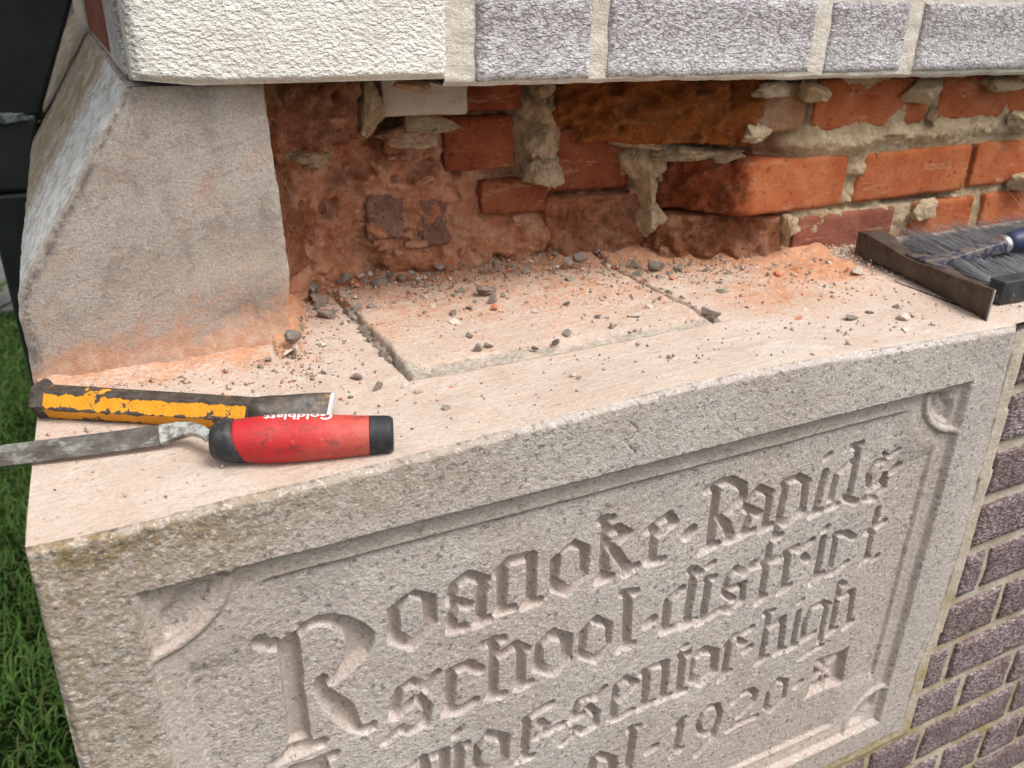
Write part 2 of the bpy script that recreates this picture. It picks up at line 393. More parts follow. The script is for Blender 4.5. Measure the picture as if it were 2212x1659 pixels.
# tools
m = Mat('chisel_paint', 0.55, 0.4)
pm = m.ramp(m.math('ADD', m.attr('paint'), m.math('MULTIPLY', m.math('SUBTRACT', m.noise(95, 6, 0.65, stretch=(1, 1, 1), lo=0.2, hi=0.8), 0.5), 0.7)), 0.44, 0.48)
steel = m.mix(m.noise(120, 5, 0.75), (0.038, 0.030, 0.027), (0.095, 0.074, 0.058))
steel = m.mix(m.math('MULTIPLY', m.noise(60, 5, 0.8, lo=0.6, hi=0.7), 0.6), steel, (0.45, 0.23, 0.03))
steel = m.mix(m.attr('bright'), steel, (0.62, 0.62, 0.62))
yel = m.mix(m.noise(60, 4, 0.7), (0.66, 0.28, 0.012), (0.74, 0.34, 0.02))
yel = m.mix(m.math('MULTIPLY', m.noise(240, 4, 0.8, lo=0.58, hi=0.7), 0.7), yel, (0.25, 0.10, 0.02))
m.col(m.mix(pm, steel, yel)); m.bump((pm, 0.5, 0.0008), (m.noise(300, 3), 0.2, 0.0006)); m.b.inputs['Metallic'].default_value = 0.12
m.rough(m.ramp(m.noise(80, 4), 0, 1, 0.42, 0.6)); M['chisel'] = m.m
m = Mat('red_rubber', 0.5, 0.4)
c = m.mix(m.noise(12, 3), (0.44, 0.014, 0.018), (0.50, 0.030, 0.028))
c = m.mix(m.math('MULTIPLY', m.geo(0, .17, .22), 0.75), c, (0.52, 0.085, 0.06))
c = m.mix(m.math('MULTIPLY', m.noise(85, 6, 0.85, stretch=(0.8, 1, 1.3), lo=0.52, hi=0.64), 0.75), c, (0.13, 0.03, 0.025))
c = m.mix(m.math('MULTIPLY', m.noise(90, 6, 0.8, lo=0.62, hi=0.72), 0.6), c, (0.62, 0.30, 0.24))
c = m.mix(m.math('MULTIPLY', m.noise(16, 6, 0.8, lo=0.45, hi=0.75), 0.35), c, (0.40, 0.20, 0.165))
m.col(c); m.bump((m.noise(160, 6, 0.8), 0.25, 0.0012)); M['redgrip'] = m.m
m = Mat('black_rubber', 0.6, 0.35)
c = m.mix(m.noise(90, 5, 0.8, lo=0.45, hi=0.75), (0.022, 0.023, 0.025), (0.085, 0.085, 0.085)); c = m.mix(m.math('MULTIPLY', m.noise(45, 6, 0.8, lo=0.6, hi=0.75), 0.6), c, (0.33, 0.30, 0.27)); m.col(c); M['blackrubber'] = m.m
m = Mat('rusty_strip_steel', 0.5, 0.4)
c = m.mix(m.noise(70, 6, 0.75, stretch=(0.6, 1.4, 1.4)), (0.055, 0.042, 0.037), (0.12, 0.105, 0.095))
c = m.mix(m.math('MULTIPLY', m.noise(55, 6, 0.8, stretch=(0.6, 1.6, 1.6), lo=0.52, hi=0.62), 0.65), c, (0.27, 0.28, 0.25))
m.col(c); m.b.inputs['Metallic'].default_value = 0.25; m.bump((m.noise(150, 5), 0.3, 0.0006)); M['strip'] = m.m
m = Mat('worn_white_paint', 0.5, 0.4); m.col(m.mix(m.noise(70, 5, 0.8, lo=0.42, hi=0.6), (0.42, 0.43, 0.39), (0.12, 0.10, 0.09))); M['tangwhite'] = m.m
m = Mat('white_print', 0.6, 0.3); m.col(m.mix(m.noise(300, 4, 0.8, lo=0.55, hi=0.68), (0.82, 0.80, 0.78), (0.6, 0.2, 0.18))); M['print'] = m.m
m = Mat('worn_dark_steel', 0.5, 0.4)
c = m.mix(m.noise(45, 6, 0.75), (0.06, 0.047, 0.038), (0.125, 0.098, 0.078)); c = m.mix(m.math('MULTIPLY', m.noise(150, 5, 0.8, lo=0.62, hi=0.72), 0.6), c, (0.38, 0.36, 0.33))
c = m.mix(m.attr('bright'), c, (0.5, 0.5, 0.5)); m.col(c); m.b.inputs['Metallic'].default_value = 0.35; m.bump((m.noise(120, 5), 0.3, 0.0008)); M['hammer'] = m.m
m = Mat('flaking_blue_paint', 0.45, 0.4); m.col(m.mix(m.noise(90, 6, 0.75, lo=0.42, hi=0.55), (0.020, 0.024, 0.06), (0.13, 0.115, 0.10))); M['bluepaint'] = m.m
m = Mat('blue_grip', 0.45, 0.4); m.col(m.mix(m.noise(60, 4), (0.018, 0.025, 0.065), (0.035, 0.045, 0.10))); M['bluegrip'] = m.m
m = Mat('chrome_ferrule', 0.3, 0.5); m.col((0.5, 0.5, 0.5)); m.b.inputs['Metallic'].default_value = 0.8; M['ferrule'] = m.m
m = Mat('brush_bristle', 0.6, 0.3); m.col(m.mix(m.attr('tone'), (0.16, 0.165, 0.18), (0.66, 0.67, 0.69))); M['bristle'] = m.m
m = Mat('brush_block', 0.45, 0.4); c = m.mix(m.noise(50, 4), (0.022, 0.025, 0.028), (0.05, 0.053, 0.055)); c = m.mix(m.math('MULTIPLY', m.noise(70, 6, 0.8, lo=0.58, hi=0.72), 0.6), c, (0.35, 0.34, 0.31)); m.col(c); M['block'] = m.m
# downspout, side wall, ground
m = Mat('black_downspout', 0.5, 0.35)
c = m.mix(m.noise(12, 4), (0.010, 0.014, 0.014), (0.022, 0.028, 0.027)); c = m.mix(m.math('MULTIPLY', m.noise(60, 5, 0.8, stretch=(1, 1, 0.12), lo=0.66, hi=0.74), 0.5), c, (0.12, 0.12, 0.13)); m.col(c); M['pipe'] = m.m
m = Mat('weathered_sealant', 0.9, 0.15); m.col(m.mix(m.noise(60, 6, 0.8, lo=0.45, hi=0.6), (0.26, 0.30, 0.29), (0.05, 0.06, 0.06))); m.bump((m.noise(80, 5), 0.8, 0.004)); M['sealant'] = m.m
m = Mat('lawn_soil', 0.95, 0.1); c = m.mix(m.noise(5, 5, 0.7), (0.018, 0.045, 0.008), (0.045, 0.085, 0.018)); c = m.mix(m.noise(30, 5, 0.8, lo=0.5, hi=0.7), c, (0.045, 0.045, 0.02)); m.col(c); m.bump((m.noise(40, 5), 1, 0.03)); M['soil'] = m.m
m = Mat('grass_blade', 0.65, 0.25); c = m.mix(m.attr('tone'), (0.048, 0.125, 0.02), (0.155, 0.28, 0.06)); c = m.mix(m.attr('dry'), c, (0.16, 0.14, 0.06)); m.col(c)
m.b.inputs['Transmission Weight'].default_value = 0.0; M['grass'] = m.m
m = Mat('concrete', 0.95, 0.15); m.col(m.mix(m.noise(6, 6, 0.7), (0.16, 0.155, 0.15), (0.26, 0.25, 0.24))); M['concrete'] = m.m
m = Mat('cable', 0.6); m.col((0.20, 0.085, 0.06)); M['cable'] = m.m
m = Mat('weed', 0.6); m.col((0.06, 0.14, 0.02)); M['weed'] = m.m

# ------------------------------------------------------------------ ground
def ground_sheet(name, x0, x1, y0, y1, z, mat, n=2):
    xs, ys = np.linspace(x0, x1, n), np.linspace(y0, y1, n); X, Y = np.meshgrid(xs, ys, indexing='ij')
    return mk(name, np.stack([X.ravel(), Y.ravel(), np.full(X.size, z)], -1), grid_faces(n, n), mat, kind='structure', origin=(0, 0, z))
GZ = -0.95
ground_sheet('lawn', -60, 60, -60, 120, GZ, M['soil'])
MB().box((-40, 3.35, GZ - 0.2), (0.0, 5.2, GZ + 0.02)).done('concrete_path', M['concrete'], kind='structure', smooth=False)

# grass blades near the wall, real blades in one sheet
def grass_patch(n, x0, x1, y0, y1, name, lmin, lmax, w):
    r = np.random.default_rng(5)
    x = r.uniform(x0, x1, n); y = r.uniform(y0, y1, n)
    k = fbm(np.stack([x, y, 0 * x], -1), 5.0, 3, 2)
    keep = r.uniform(-0.75, 0.9, n) < k + 0.55; x, y, k = x[keep], y[keep], k[keep]; n = len(x)
    L = r.uniform(lmin, lmax, n) * (1 + 0.5 * k); a = r.uniform(0, 2 * np.pi, n); lean = r.uniform(0.2, 1.3, n)
    dx, dy = np.cos(a), np.sin(a); ww = w * r.uniform(0.6, 1.3, n)
    px, py = -dy * ww, dx * ww
    b = np.stack([x, y, np.full(n, GZ)], -1)
    mid = b + np.stack([dx * L * lean * 0.3, dy * L * lean * 0.3, L * 0.6], -1)
    tip = b + np.stack([dx * L * lean * 0.95, dy * L * lean * 0.95, L * np.clip(1.15 - 0.45 * lean, 0.4, 1)], -1)
    s = np.stack([px, py, 0 * px], -1)
    V = np.stack([b - s, b + s, mid - s * 0.8, mid + s * 0.8, tip], 1).reshape(-1, 3)
    i = np.arange(n) * 5
    F3 = np.concatenate([np.stack([i, i + 1, i + 3], -1), np.stack([i, i + 3, i + 2], -1), np.stack([i + 2, i + 3, i + 4], -1)])
    tone = np.repeat(np.clip(0.5 + 0.6 * k + r.normal(0, 0.22, n), 0, 1), 5)
    dry = np.repeat((r.uniform(size=n) < 0.10 + 0.10 * (k < -0.15)).astype(float) * r.uniform(0.4, 1, n), 5)
    mk(name, V, F3, M['grass'], kind='stuff', attrs={'tone': tone, 'dry': dry}, origin=(0, 0, GZ), smooth=False,
       label='mown green lawn grass beside the wall', cat='grass')
grass_patch(85000, -1.5, 0.35, 0.1, 3.34, 'grass', 0.022, 0.055, 0.0024)

# ------------------------------------------------------------------ carved cornerstone
LETTERS = [['p',[[1387,-1350],[1540,-1285],[1553,-1507],[1543,-1849],[1555,-2367],[1564,-2428],[1377,-2433],[1387,-1959],[1387,-1610]],0],['p',[[1211,-1242],[1245,-1215],[1299,-1224],[1337,-1282],[1397,-1305],[1398,-1429],[1325,-1401],[1220,-1327]],0],['p',[[1234,-2515],[1370,-2430],[1662,-2436],[1694,-2480],[1668,-2545],[1331,-2563],[1262,-2567]],0],['p',[[1540,-1285],[1596,-1232],[1702,-1205],[1818,-1231],[1934,-1298],[2051,-1408],[2128,-1523],[2124,-1608],[2075,-1731],[1971,-1814],[1783,-1924],[1735,-1922],[1724,-1873],[1820,-1788],[1884,-1655],[1905,-1542],[1884,-1448],[1809,-1353],[1720,-1303],[1629,-1302],[1565,-1361]],0],['p',[[1655,-1799],[1697,-1781],[1736,-1806],[1727,-1928],[1803,-2033],[1907,-2170],[1937,-2277],[1958,-2402],[1977,-2459],[2036,-2457],[2074,-2435],[2107,-2470],[2091,-2541],[2030,-2571],[1957,-2547],[1861,-2453],[1783,-2321],[1685,-2128],[1628,-1975],[1619,-1864]],0],['p',[[1367,-2616],[1533,-2635],[1648,-2623],[1749,-2614],[1782,-2659],[1756,-2716],[1682,-2739],[1645,-3043],[1476,-3159],[1478,-2794],[1357,-2732]],0],['p',[[2468,-1225],[2640,-1327],[2662,-1343],[2657,-1632],[2449,-1842],[2235,-1678],[2250,-1336],[2352,-1278]],[[2347,-1396],[2438,-1274],[2544,-1362],[2544,-1626],[2438,-1711],[2346,-1605]]],['l',[[2942,-1238],[3097,-1342]],55],['l',[[3081,-1337],[3051,-1522],[3052,-1740]],55],['l',[[3020,-1766],[3124,-1757]],55],['l',[[2934,-1236],[2820,-1302],[2781,-1428]],55],['l',[[2781,-1445],[2941,-1546]],55],['l',[[2826,-1532],[2779,-1622],[2793,-1718]],55],['l',[[2777,-1740],[2894,-1756]],55],['l',[[3198,-1305],[3316,-1211]],55],['l',[[3253,-1288],[3244,-1681]],55],['l',[[3212,-1715],[3343,-1716]],55],['l',[[3316,-1211],[3509,-1220]],55],['l',[[3526,-1234],[3525,-1706]],55],['l',[[3468,-1742],[3602,-1723]],55],['p',[[3941,-1184],[4095,-1294],[4099,-1609],[3889,-1785],[3709,-1657],[3712,-1328],[3801,-1266]],[[3894,-1259],[3991,-1307],[4017,-1573],[3900,-1666],[3790,-1554],[3812,-1306]]],['l',[[4249,-1062],[4268,-1696]],55],['l',[[4197,-1065],[4303,-1074]],55],['l',[[4210,-1715],[4337,-1715]],55],['l',[[4271,-1230],[4375,-1192],[4482,-1278]],55],['l',[[4482,-1278],[4370,-1342]],55],['l',[[4308,-1351],[4552,-1722]],55],['l',[[4505,-1726],[4614,-1684]],55],['l',[[4783,-1316],[4789,-1662]],50],['l',[[4708,-1313],[4933,-1210]],50],['l',[[4933,-1210],[5003,-1314],[4840,-1399]],50],['l',[[4737,-1678],[4913,-1701]],50],['l',[[5169,-1506],[5218,-1463]],75],['l',[[5450,-1099],[5469,-1685]],55],['l',[[5350,-1759],[5540,-1717]],55],['l',[[5343,-1052],[5483,-1014]],55],['l',[[5472,-1012],[5615,-1020],[5777,-1128],[5790,-1266],[5612,-1382]],55],['l',[[5556,-1415],[5648,-1539],[5714,-1689]],55],['l',[[5677,-1718],[5804,-1715]],55],['l',[[5980,-1204],[6149,-1300]],50],['l',[[6133,-1309],[6143,-1703]],50],['l',[[6111,-1735],[6214,-1693]],50],['l',[[5970,-1208],[5859,-1333]],50],['l',[[5854,-1391],[6036,-1507]],50],['l',[[5913,-1516],[5879,-1657]],50],['l',[[5873,-1705],[5993,-1690]],50],['l',[[6330,-1224],[6312,-1815]],50],['l',[[6286,-1891],[6383,-1867]],50],['l',[[6298,-1225],[6482,-1203]],50],['l',[[6482,-1203],[6614,-1291]],50],['l',[[6598,-1303],[6621,-1634]],50],['l',[[6621,-1634],[6436,-1737]],50],['l',[[6436,-1737],[6334,-1676]],50],['l',[[6842,-1235],[6805,-1675]],50],['l',[[6765,-1737],[6883,-1707]],50],['l',[[6809,-1068],[6856,-1034]],45],['l',[[7251,-1034],[7271,-1644]],50],['l',[[7180,-1017],[7282,-1015]],50],['l',[[7177,-1207],[7017,-1309],[7001,-1603]],50],['l',[[6995,-1706],[7145,-1699]],50],['l',[[7176,-1629],[7403,-1744]],50],['l',[[7684,-1310],[7569,-1302],[7492,-1429],[7526,-1553]],45],['l',[[7569,-1617],[7690,-1595],[7736,-1533]],45],['l',[[7750,-1494],[7786,-1663],[7660,-1759]],45],['l',[[7526,-1734],[7690,-1779]],45],['l',[[7648,-1202],[7722,-1267]],25],['l',[[7760,-1266],[7856,-1205]],30],['l',[[7866,-1470],[7931,-1426]],60],['l',[[2647,-2164],[2542,-2303]],50],['l',[[2543,-2265],[2423,-2170],[2316,-2216],[2277,-2352]],50],['l',[[2277,-2352],[2248,-2475]],50],['l',[[2282,-2491],[2432,-2372]],50],['l',[[2479,-2367],[2561,-2517],[2525,-2701]],50],['l',[[2525,-2681],[2390,-2710],[2307,-2641]],50],['l',[[2276,-2656],[2165,-2731]],50],['l',[[2780,-2200],[2759,-2605]],55],['l',[[2723,-2640],[2848,-2682],[2997,-2629]],55],['l',[[2772,-2197],[2940,-2178]],55],['l',[[2940,-2188],[3046,-2290]],55],['l',[[3183,-2005],[3174,-2624]],55],['l',[[3132,-2657],[3269,-2669]],55],['l',[[3098,-2020],[3258,-2024]],55],['l',[[3244,-2203],[3386,-2141]],55],['l',[[3386,-2141],[3499,-2235]],55],['l',[[3452,-2216],[3450,-2619]],55],['l',[[3425,-2660],[3547,-2643]],55],['p',[[3764,-2089],[3977,-2238],[3984,-2528],[3809,-2686],[3570,-2525],[3594,-2212]],[[3743,-2220],[3852,-2271],[3873,-2504],[3804,-2569],[3674,-2465],[3675,-2283]]],['p',[[4215,-2105],[4415,-2270],[4407,-2526],[4258,-2711],[4050,-2554],[4049,-2245]],[[4184,-2195],[4331,-2290],[4359,-2529],[4230,-2583],[4121,-2498],[4144,-2281]]],['l',[[4556,-1976],[4597,-2621]],55],['l',[[4497,-1950],[4637,-1984]],55],['l',[[4520,-2638],[4660,-2620]],55],['l',[[4816,-2428],[4872,-2396]],70],['l',[[5316,-1950],[5307,-2547]],55],['l',[[5266,-1934],[5386,-2008]],55],['l',[[5186,-2133],[5039,-2228],[5036,-2544]],55],['l',[[5014,-2601],[5194,-2596]],55],['l',[[5250,-2624],[5395,-2605]],55],['l',[[5517,-2119],[5508,-2609]],50],['l',[[5491,-2117],[5578,-2129]],50],['l',[[5456,-2656],[5593,-2629],[5716,-2574]],50],['l',[[5494,-1960],[5542,-1937]],45],['l',[[6076,-2111],[5988,-2217]],45],['l',[[5985,-2199],[5837,-2104],[5764,-2190],[5739,-2332]],45],['l',[[5739,-2375],[5881,-2500]],45],['l',[[5810,-2338],[5999,-2344]],45],['l',[[5989,-2351],[5999,-2563],[5868,-2628]],45],['l',[[5749,-2575],[5871,-2645]],45],['l',[[6258,-1956],[6266,-2601]],50],['l',[[6228,-2666],[6311,-2616]],50],['l',[[6079,-2161],[6455,-2167]],50],['l',[[6543,-2118],[6563,-2555]],50],['l',[[6524,-2644],[6647,-2584]],50],['l',[[6503,-2117],[6645,-2089]],50],['l',[[6689,-2142],[6854,-2066]],50],['l',[[6774,-2245],[6841,-2310]],50],['l',[[7014,-2092],[7025,-2561]],50],['l',[[6981,-2662],[7112,-2578]],50],['l',[[6992,-1985],[7044,-1951]],40],['l',[[7208,-2102],[7219,-2532]],47],['l',[[7199,-2618],[7318,-2629],[7465,-2537]],47],['l',[[7187,-2095],[7364,-2126]],47],['l',[[7364,-2126],[7498,-2228]],47],['l',[[7774,-1937],[7771,-2569]],45],['l',[[7724,-2629],[7810,-2586]],45],['l',[[7682,-2215],[7935,-2135]],45],['l',[[7910,-2648],[7959,-2609]],45],['l',[[2416,-3143],[2491,-3089]],55],['l',[[2596,-3109],[2712,-3106]],55],['l',[[2706,-3121],[2690,-3417]],55],['l',[[2521,-3158],[2499,-3406]],55],['l',[[2854,-3117],[2834,-3490]],55],['l',[[2828,-3112],[2913,-3124]],55],['l',[[2808,-2957],[2838,-2925]],45],['p',[[3127,-3032],[3357,-3195],[3346,-3524],[3222,-3690],[2972,-3494],[2990,-3172],[3075,-3105]],[[3110,-3143],[3252,-3254],[3273,-3488],[3166,-3525],[3060,-3426],[3050,-3245]]],['l',[[3535,-3091],[3515,-3539]],50],['l',[[3454,-3596],[3597,-3602]],50],['l',[[3517,-3093],[3597,-3065]],50],['l',[[3606,-3058],[3784,-3007]],50],['l',[[3675,-3188],[3734,-3270]],50],['l',[[3645,-3375],[3926,-3336]],50],['l',[[4382,-3061],[4310,-3155],[4219,-3109]],45],['l',[[4229,-3106],[4098,-3111],[4047,-3290]],45],['l',[[4021,-3342],[4144,-3300]],45],['l',[[4218,-3236],[4322,-3374],[4307,-3512]],45],['l',[[4308,-3529],[4180,-3553],[4066,-3458]],45],['l',[[4042,-3544],[3939,-3606]],45],['l',[[4524,-3099],[4522,-3505]],47],['l',[[4544,-3103],[4619,-3041]],47],['l',[[4619,-3041],[4756,-3152]],47],['l',[[4753,-3169],[4573,-3315]],47],['l',[[4470,-3540],[4584,-3557],[4735,-3512]],47],['l',[[4885,-3048],[4886,-3457]],50],['l',[[4836,-3541],[4988,-3513]],50],['l',[[4829,-3065],[4945,-3027]],50],['l',[[4945,-3027],[5109,-3032]],50],['l',[[5115,-3046],[5122,-3465]],50],['l',[[5078,-3536],[5204,-3520]],50],['l',[[5317,-3025],[5331,-3484]],50],['l',[[5294,-3545],[5403,-3534]],50],['l',[[5277,-3009],[5380,-3027]],50],['l',[[5291,-2924],[5342,-2899]],40],['p',[[5583,-2992],[5804,-3124],[5821,-3450],[5624,-3585],[5434,-3433],[5446,-3110]],[[5567,-3112],[5698,-3164],[5707,-3380],[5602,-3431],[5476,-3332],[5496,-3153]]],['l',[[5922,-3077],[5923,-3517]],47],['l',[[5876,-3584],[5992,-3509]],47],['l',[[5897,-3107],[5987,-3016]],47],['l',[[6047,-3043],[6208,-2992]],47],['l',[[6067,-3121],[6135,-3175]],47],['l',[[6175,-3295],[6231,-3265]],55],['l',[[6433,-2873],[6433,-3479]],47],['l',[[6393,-3552],[6508,-3514]],47],['l',[[6372,-2862],[6480,-2869]],47],['l',[[6486,-3086],[6655,-3023]],47],['l',[[6661,-3025],[6695,-3460]],47],['l',[[6644,-3519],[6753,-3502]],47],['l',[[6877,-3025],[6880,-3482]],45],['l',[[6835,-3534],[6936,-3509]],45],['l',[[6855,-2885],[6895,-2857]],35],['l',[[7061,-3038],[7004,-3234],[7023,-3438]],45],['l',[[7061,-3038],[7228,-3014]],45],['l',[[7228,-3014],[7327,-3079]],45],['l',[[7300,-3075],[7314,-3599]],45],['l',[[7022,-3482],[7192,-3432]],45],['l',[[7354,-3681],[7161,-3712],[7048,-3754]],45],['l',[[7437,-2811],[7464,-3474]],45],['l',[[7431,-3538],[7533,-3495]],45],['l',[[7473,-3039],[7670,-3005]],45],['l',[[7686,-3015],[7728,-3476]],45],['l',[[7685,-3541],[7791,-3489]],45],['l',[[7431,-2814],[7522,-2863]],45],['p',[[4387,-3918],[4621,-4106],[4634,-4389],[4451,-4499],[4231,-4333],[4271,-4006]],[[4375,-4034],[4506,-4123],[4532,-4312],[4439,-4340],[4351,-4269]]],['l',[[4796,-3778],[4774,-4384]],55],['l',[[4738,-3771],[4846,-3792]],55],['l',[[5022,-4232],[5100,-4201]],65],['l',[[5431,-3967],[5398,-4358]],50],['l',[[5343,-4021],[5447,-3954]],50],['l',[[5351,-4460],[5471,-4407]],50],['l',[[5789,-3933],[5906,-3959],[5957,-4104],[5951,-4295],[5824,-4358],[5711,-4279],[5666,-4125],[5710,-3993],[5789,-3933]],40],['l',[[5957,-4181],[5912,-4434],[5711,-4615]],50],['l',[[6130,-4015],[6224,-3941],[6365,-3938],[6456,-4028],[6439,-4143],[6252,-4276]],45],['l',[[6119,-4439],[6253,-4400],[6520,-4405]],45],['l',[[6755,-3950],[6907,-4039],[6913,-4287],[6753,-4422],[6650,-4315],[6650,-4099],[6755,-3950]],38],['l',[[7080,-4183],[7146,-4142]],55],['p',[[7313,-3881],[7739,-3906],[7855,-3872],[7842,-4039],[7886,-4436],[7850,-4463],[7414,-4441],[7272,-4475],[7322,-4334]],0]]
ORN = [[7370,-3956],[7726,-3967],[7800,-4373],[7427,-4379],[7581,-4161],[7473,-4050],[7647,-4094],[7668,-4291],[7502,-4289]]
W_ST = 0.918
def edge_z(x):      # the worn top arris, a little higher in the middle
    return np.interp(x, [-.02, .05, .12, .20, .284, .382, .493, .62, .77, .913, 1.0], [0, -.001, .002, .003, .007, .011, .0155, .014, .007, .002, .001])
def right_x(z):
    return np.interp(z, [-.57, -.46, -.40, -.27, -.19, 0.0], [.915, .912, .922, .927, .924, .914])
def rim(t, seed):
    p = np.stack([t, 0 * t, 0 * t], -1); return fbm(p, 60, 4, seed)

NX, NZ = 1000, 620
u = np.linspace(0, 1, NX); v = np.linspace(0, 1, NZ)
U, Vv = np.meshgrid(u, v, indexing='ij')
Z0 = edge_z(U * W_ST); ZB = -0.566
Zg = Z0 + (ZB - Z0) * Vv
Xg = -0.003 * sm(0, -.18, Zg) + U * (right_x(Zg) + 0.003 * sm(0, -.18, Zg))
X, Z = Xg.ravel(), Zg.ravel()

def seg_dist(px, pz, a, b):
    d = b - a; L2 = (d @ d) + 1e-12; t = np.clip(((px - a[0]) * d[0] + (pz - a[1]) * d[1]) / L2, 0, 1)
    return np.hypot(px - a[0] - t * d[0], pz - a[1] - t * d[1])
def poly_sd(px, pz, P):
    """signed distance, positive inside"""
    d = np.full(px.shape, 9.0); ins = np.zeros(px.shape, bool); n = len(P)
    for i in range(n):
        a, b = P[i], P[(i + 1) % n]; d = np.minimum(d, seg_dist(px, pz, a, b))
        c = (a[1] > pz) != (b[1] > pz)
        with np.errstate(divide='ignore', invalid='ignore'):
            xx = (b[0] - a[0]) * (pz - a[1]) / (b[1] - a[1] + 1e-15) + a[0]
        ins ^= c & (px < xx)
    return np.where(ins, d, -d)

pts3 = np.stack([X, 0 * X, Z], -1)
warp = fbm(pts3, 260, 2, 4) * 0.0011
sdf = np.full(X.shape, -0.02)
def region(P, m=0.02):
    lo, hi = P.min(0) - m, P.max(0) + m
    return np.nonzero((X > lo[0]) & (X < hi[0]) & (Z > lo[1]) & (Z < hi[1]))[0]
for g in LETTERS:
    P = np.array(g[1], float) / 10000.0
    if g[0] == 'p':
        r = region(P); sd_ = poly_sd(X[r], Z[r], P)
        if g[2]: sd_ = np.minimum(sd_, -poly_sd(X[r], Z[r], np.array(g[2], float) / 10000.0))
    else:
        r = region(P); hw = g[2] / 10000.0 * 0.88
        sd_ = np.full(len(r), -1.0)
        for a, b in zip(P[:-1], P[1:]): sd_ = np.maximum(sd_, hw - seg_dist(X[r], Z[r], a, b))
    sdf[r] = np.maximum(sdf[r], sd_)
letter = np.clip((sdf + warp * 0.22 + 0.0003) / 0.0047, 0, 1)
letter = 0.15 * letter + 0.85 * np.sqrt(1 - (1 - letter) ** 2)
# sunk panel with stepped border and corner stops
XL, XR, ZT, ZB2 = 0.052, 0.862, -0.050, -0.534
e = np.minimum(np.minimum(X - XL, XR - X), np.minimum(ZT - Z, Z - ZB2)) + fbm(pts3, 30, 2, 6) * 0.0008
d1 = 0.0075 * sm(-0.0005, 0.0065, e) + 0.0015 * sm(0.006, 0.020, e)
d2 = 0.004 * sm(0.0215, 0.0265, e)
panel = d1 + d2
for cx_, sx in ((XL, 1), (XR, -1)):
    for cz_, sz in ((ZT, -1), (ZB2, 1)):
        a = (X - cx_) * sx; b = (Z - cz_) * sz
        r = np.nonzero((a > -0.03) & (a < 0.10) & (b > -0.03) & (b < 0.10))[0]; A, B = a[r], b[r]
        rr = np.hypot(A, B) + fbm(np.stack([A, B, 0 * A], -1), 50, 2, 15) * 0.0006
        ends = np.abs(A - B) / (np.abs(A) + np.abs(B) + 1e-6)
        k = (1 - sm(0.0010, 0.0058, np.abs(rr - 0.0600))) * (0.55 + 0.45 * ends)
        scoop = sm(0.026, 0.036, rr) * (1 - sm(0.047, 0.0530, rr)) * sm(0.010, 0.016, A) * sm(0.008, 0.014, B)
        base = 0.0075 * sm(-0.0005, 0.0065, e[r]) + 0.0015 * sm(0.006, 0.020, e[r]) + 0.005 * scoop
        panel[r] = np.where(rr > 0.0600, d1[r] + d2[r] * sm(0.0765, 0.0815 + 0.045 * (1 - ends) ** 1.5, rr), panel[r])
        inside = (np.hypot(A, B) < 0.0605)
        cur = np.where(inside, base, panel[r])
        panel[r] = cur * (1 - k) + k * 0.0042 * sm(-0.001, 0.01, e[r])
dep = panel + 0.0102 * letter
orn = np.zeros_like(X)
oc = np.array([0.7545, -0.4155])
for ox, oz, hw in ((-.0135, .0125, .0052), (.0145, .0115, .0052), (.0120, -.0135, .0052), (-.0130, -.0115, .0052), (0, 0, .0062), (0, .015, .003), (0, -.015, .003)):
    orn = np.maximum(orn, 1 - seg_dist(X, Z, oc + np.array([ox, oz]) * .45, oc + np.array([ox, oz])) / hw)
dep -= 0.0072 * np.sqrt(1 - (1 - np.clip(orn / .7, 0, 1)) ** 2)
grain = fbm(pts3, 330, 3, 9) * 0.0004 + fbm(pts3, 40, 3, 11) * 0.0005
grain += (1 - sm(0.05, 0.28, X)) * fbm(pts3, 260, 3, 12) * 0.0008 * (1 - 0.8 * sm(0.0005, 0.004, panel))
Yv = dep + grain * (1 - 0.6 * letter)
# rounded, nibbled arrises
et = np.minimum.reduce([Z0.ravel() - Z, X - Xg.min() if False else X + 0.003, right_x(Z) - X])
Yv = Yv + 0.0045 * (1 - sm(0, 0.006, et + fbm(pts3, 90, 3, 13) * 0.0022)) ** 1.5
hairline = np.abs(X - 0.436 - 0.004 * np.sin(Z * 300) - 0.35 * np.minimum(0, Z + .0) * 0.1); Yv = Yv + 0.0012 * (hairline < 0.0008) * (Z > -0.048)
lich = 0.72 * (1 - sm(0.01, 0.16, X + fbm(pts3, 14, 3, 21) * 0.06)) * 0.9 + 0.55 * (1 - sm(0.0, 0.05, -Z + fbm(pts3, 18, 3, 22) * 0.03)) * (1 - sm(0.12, 0.5, X))
lich = np.clip(lich * (1 - sm(0.001, 0.006, panel) * 0.85), 0, 1)
cut = np.clip(letter * 0.8 + 0.55 * sm(0.002, .005, panel) * (1 - sm(0.0095, .0112, panel)), 0, 1)
VF = np.stack([X, Yv, Z], -1)

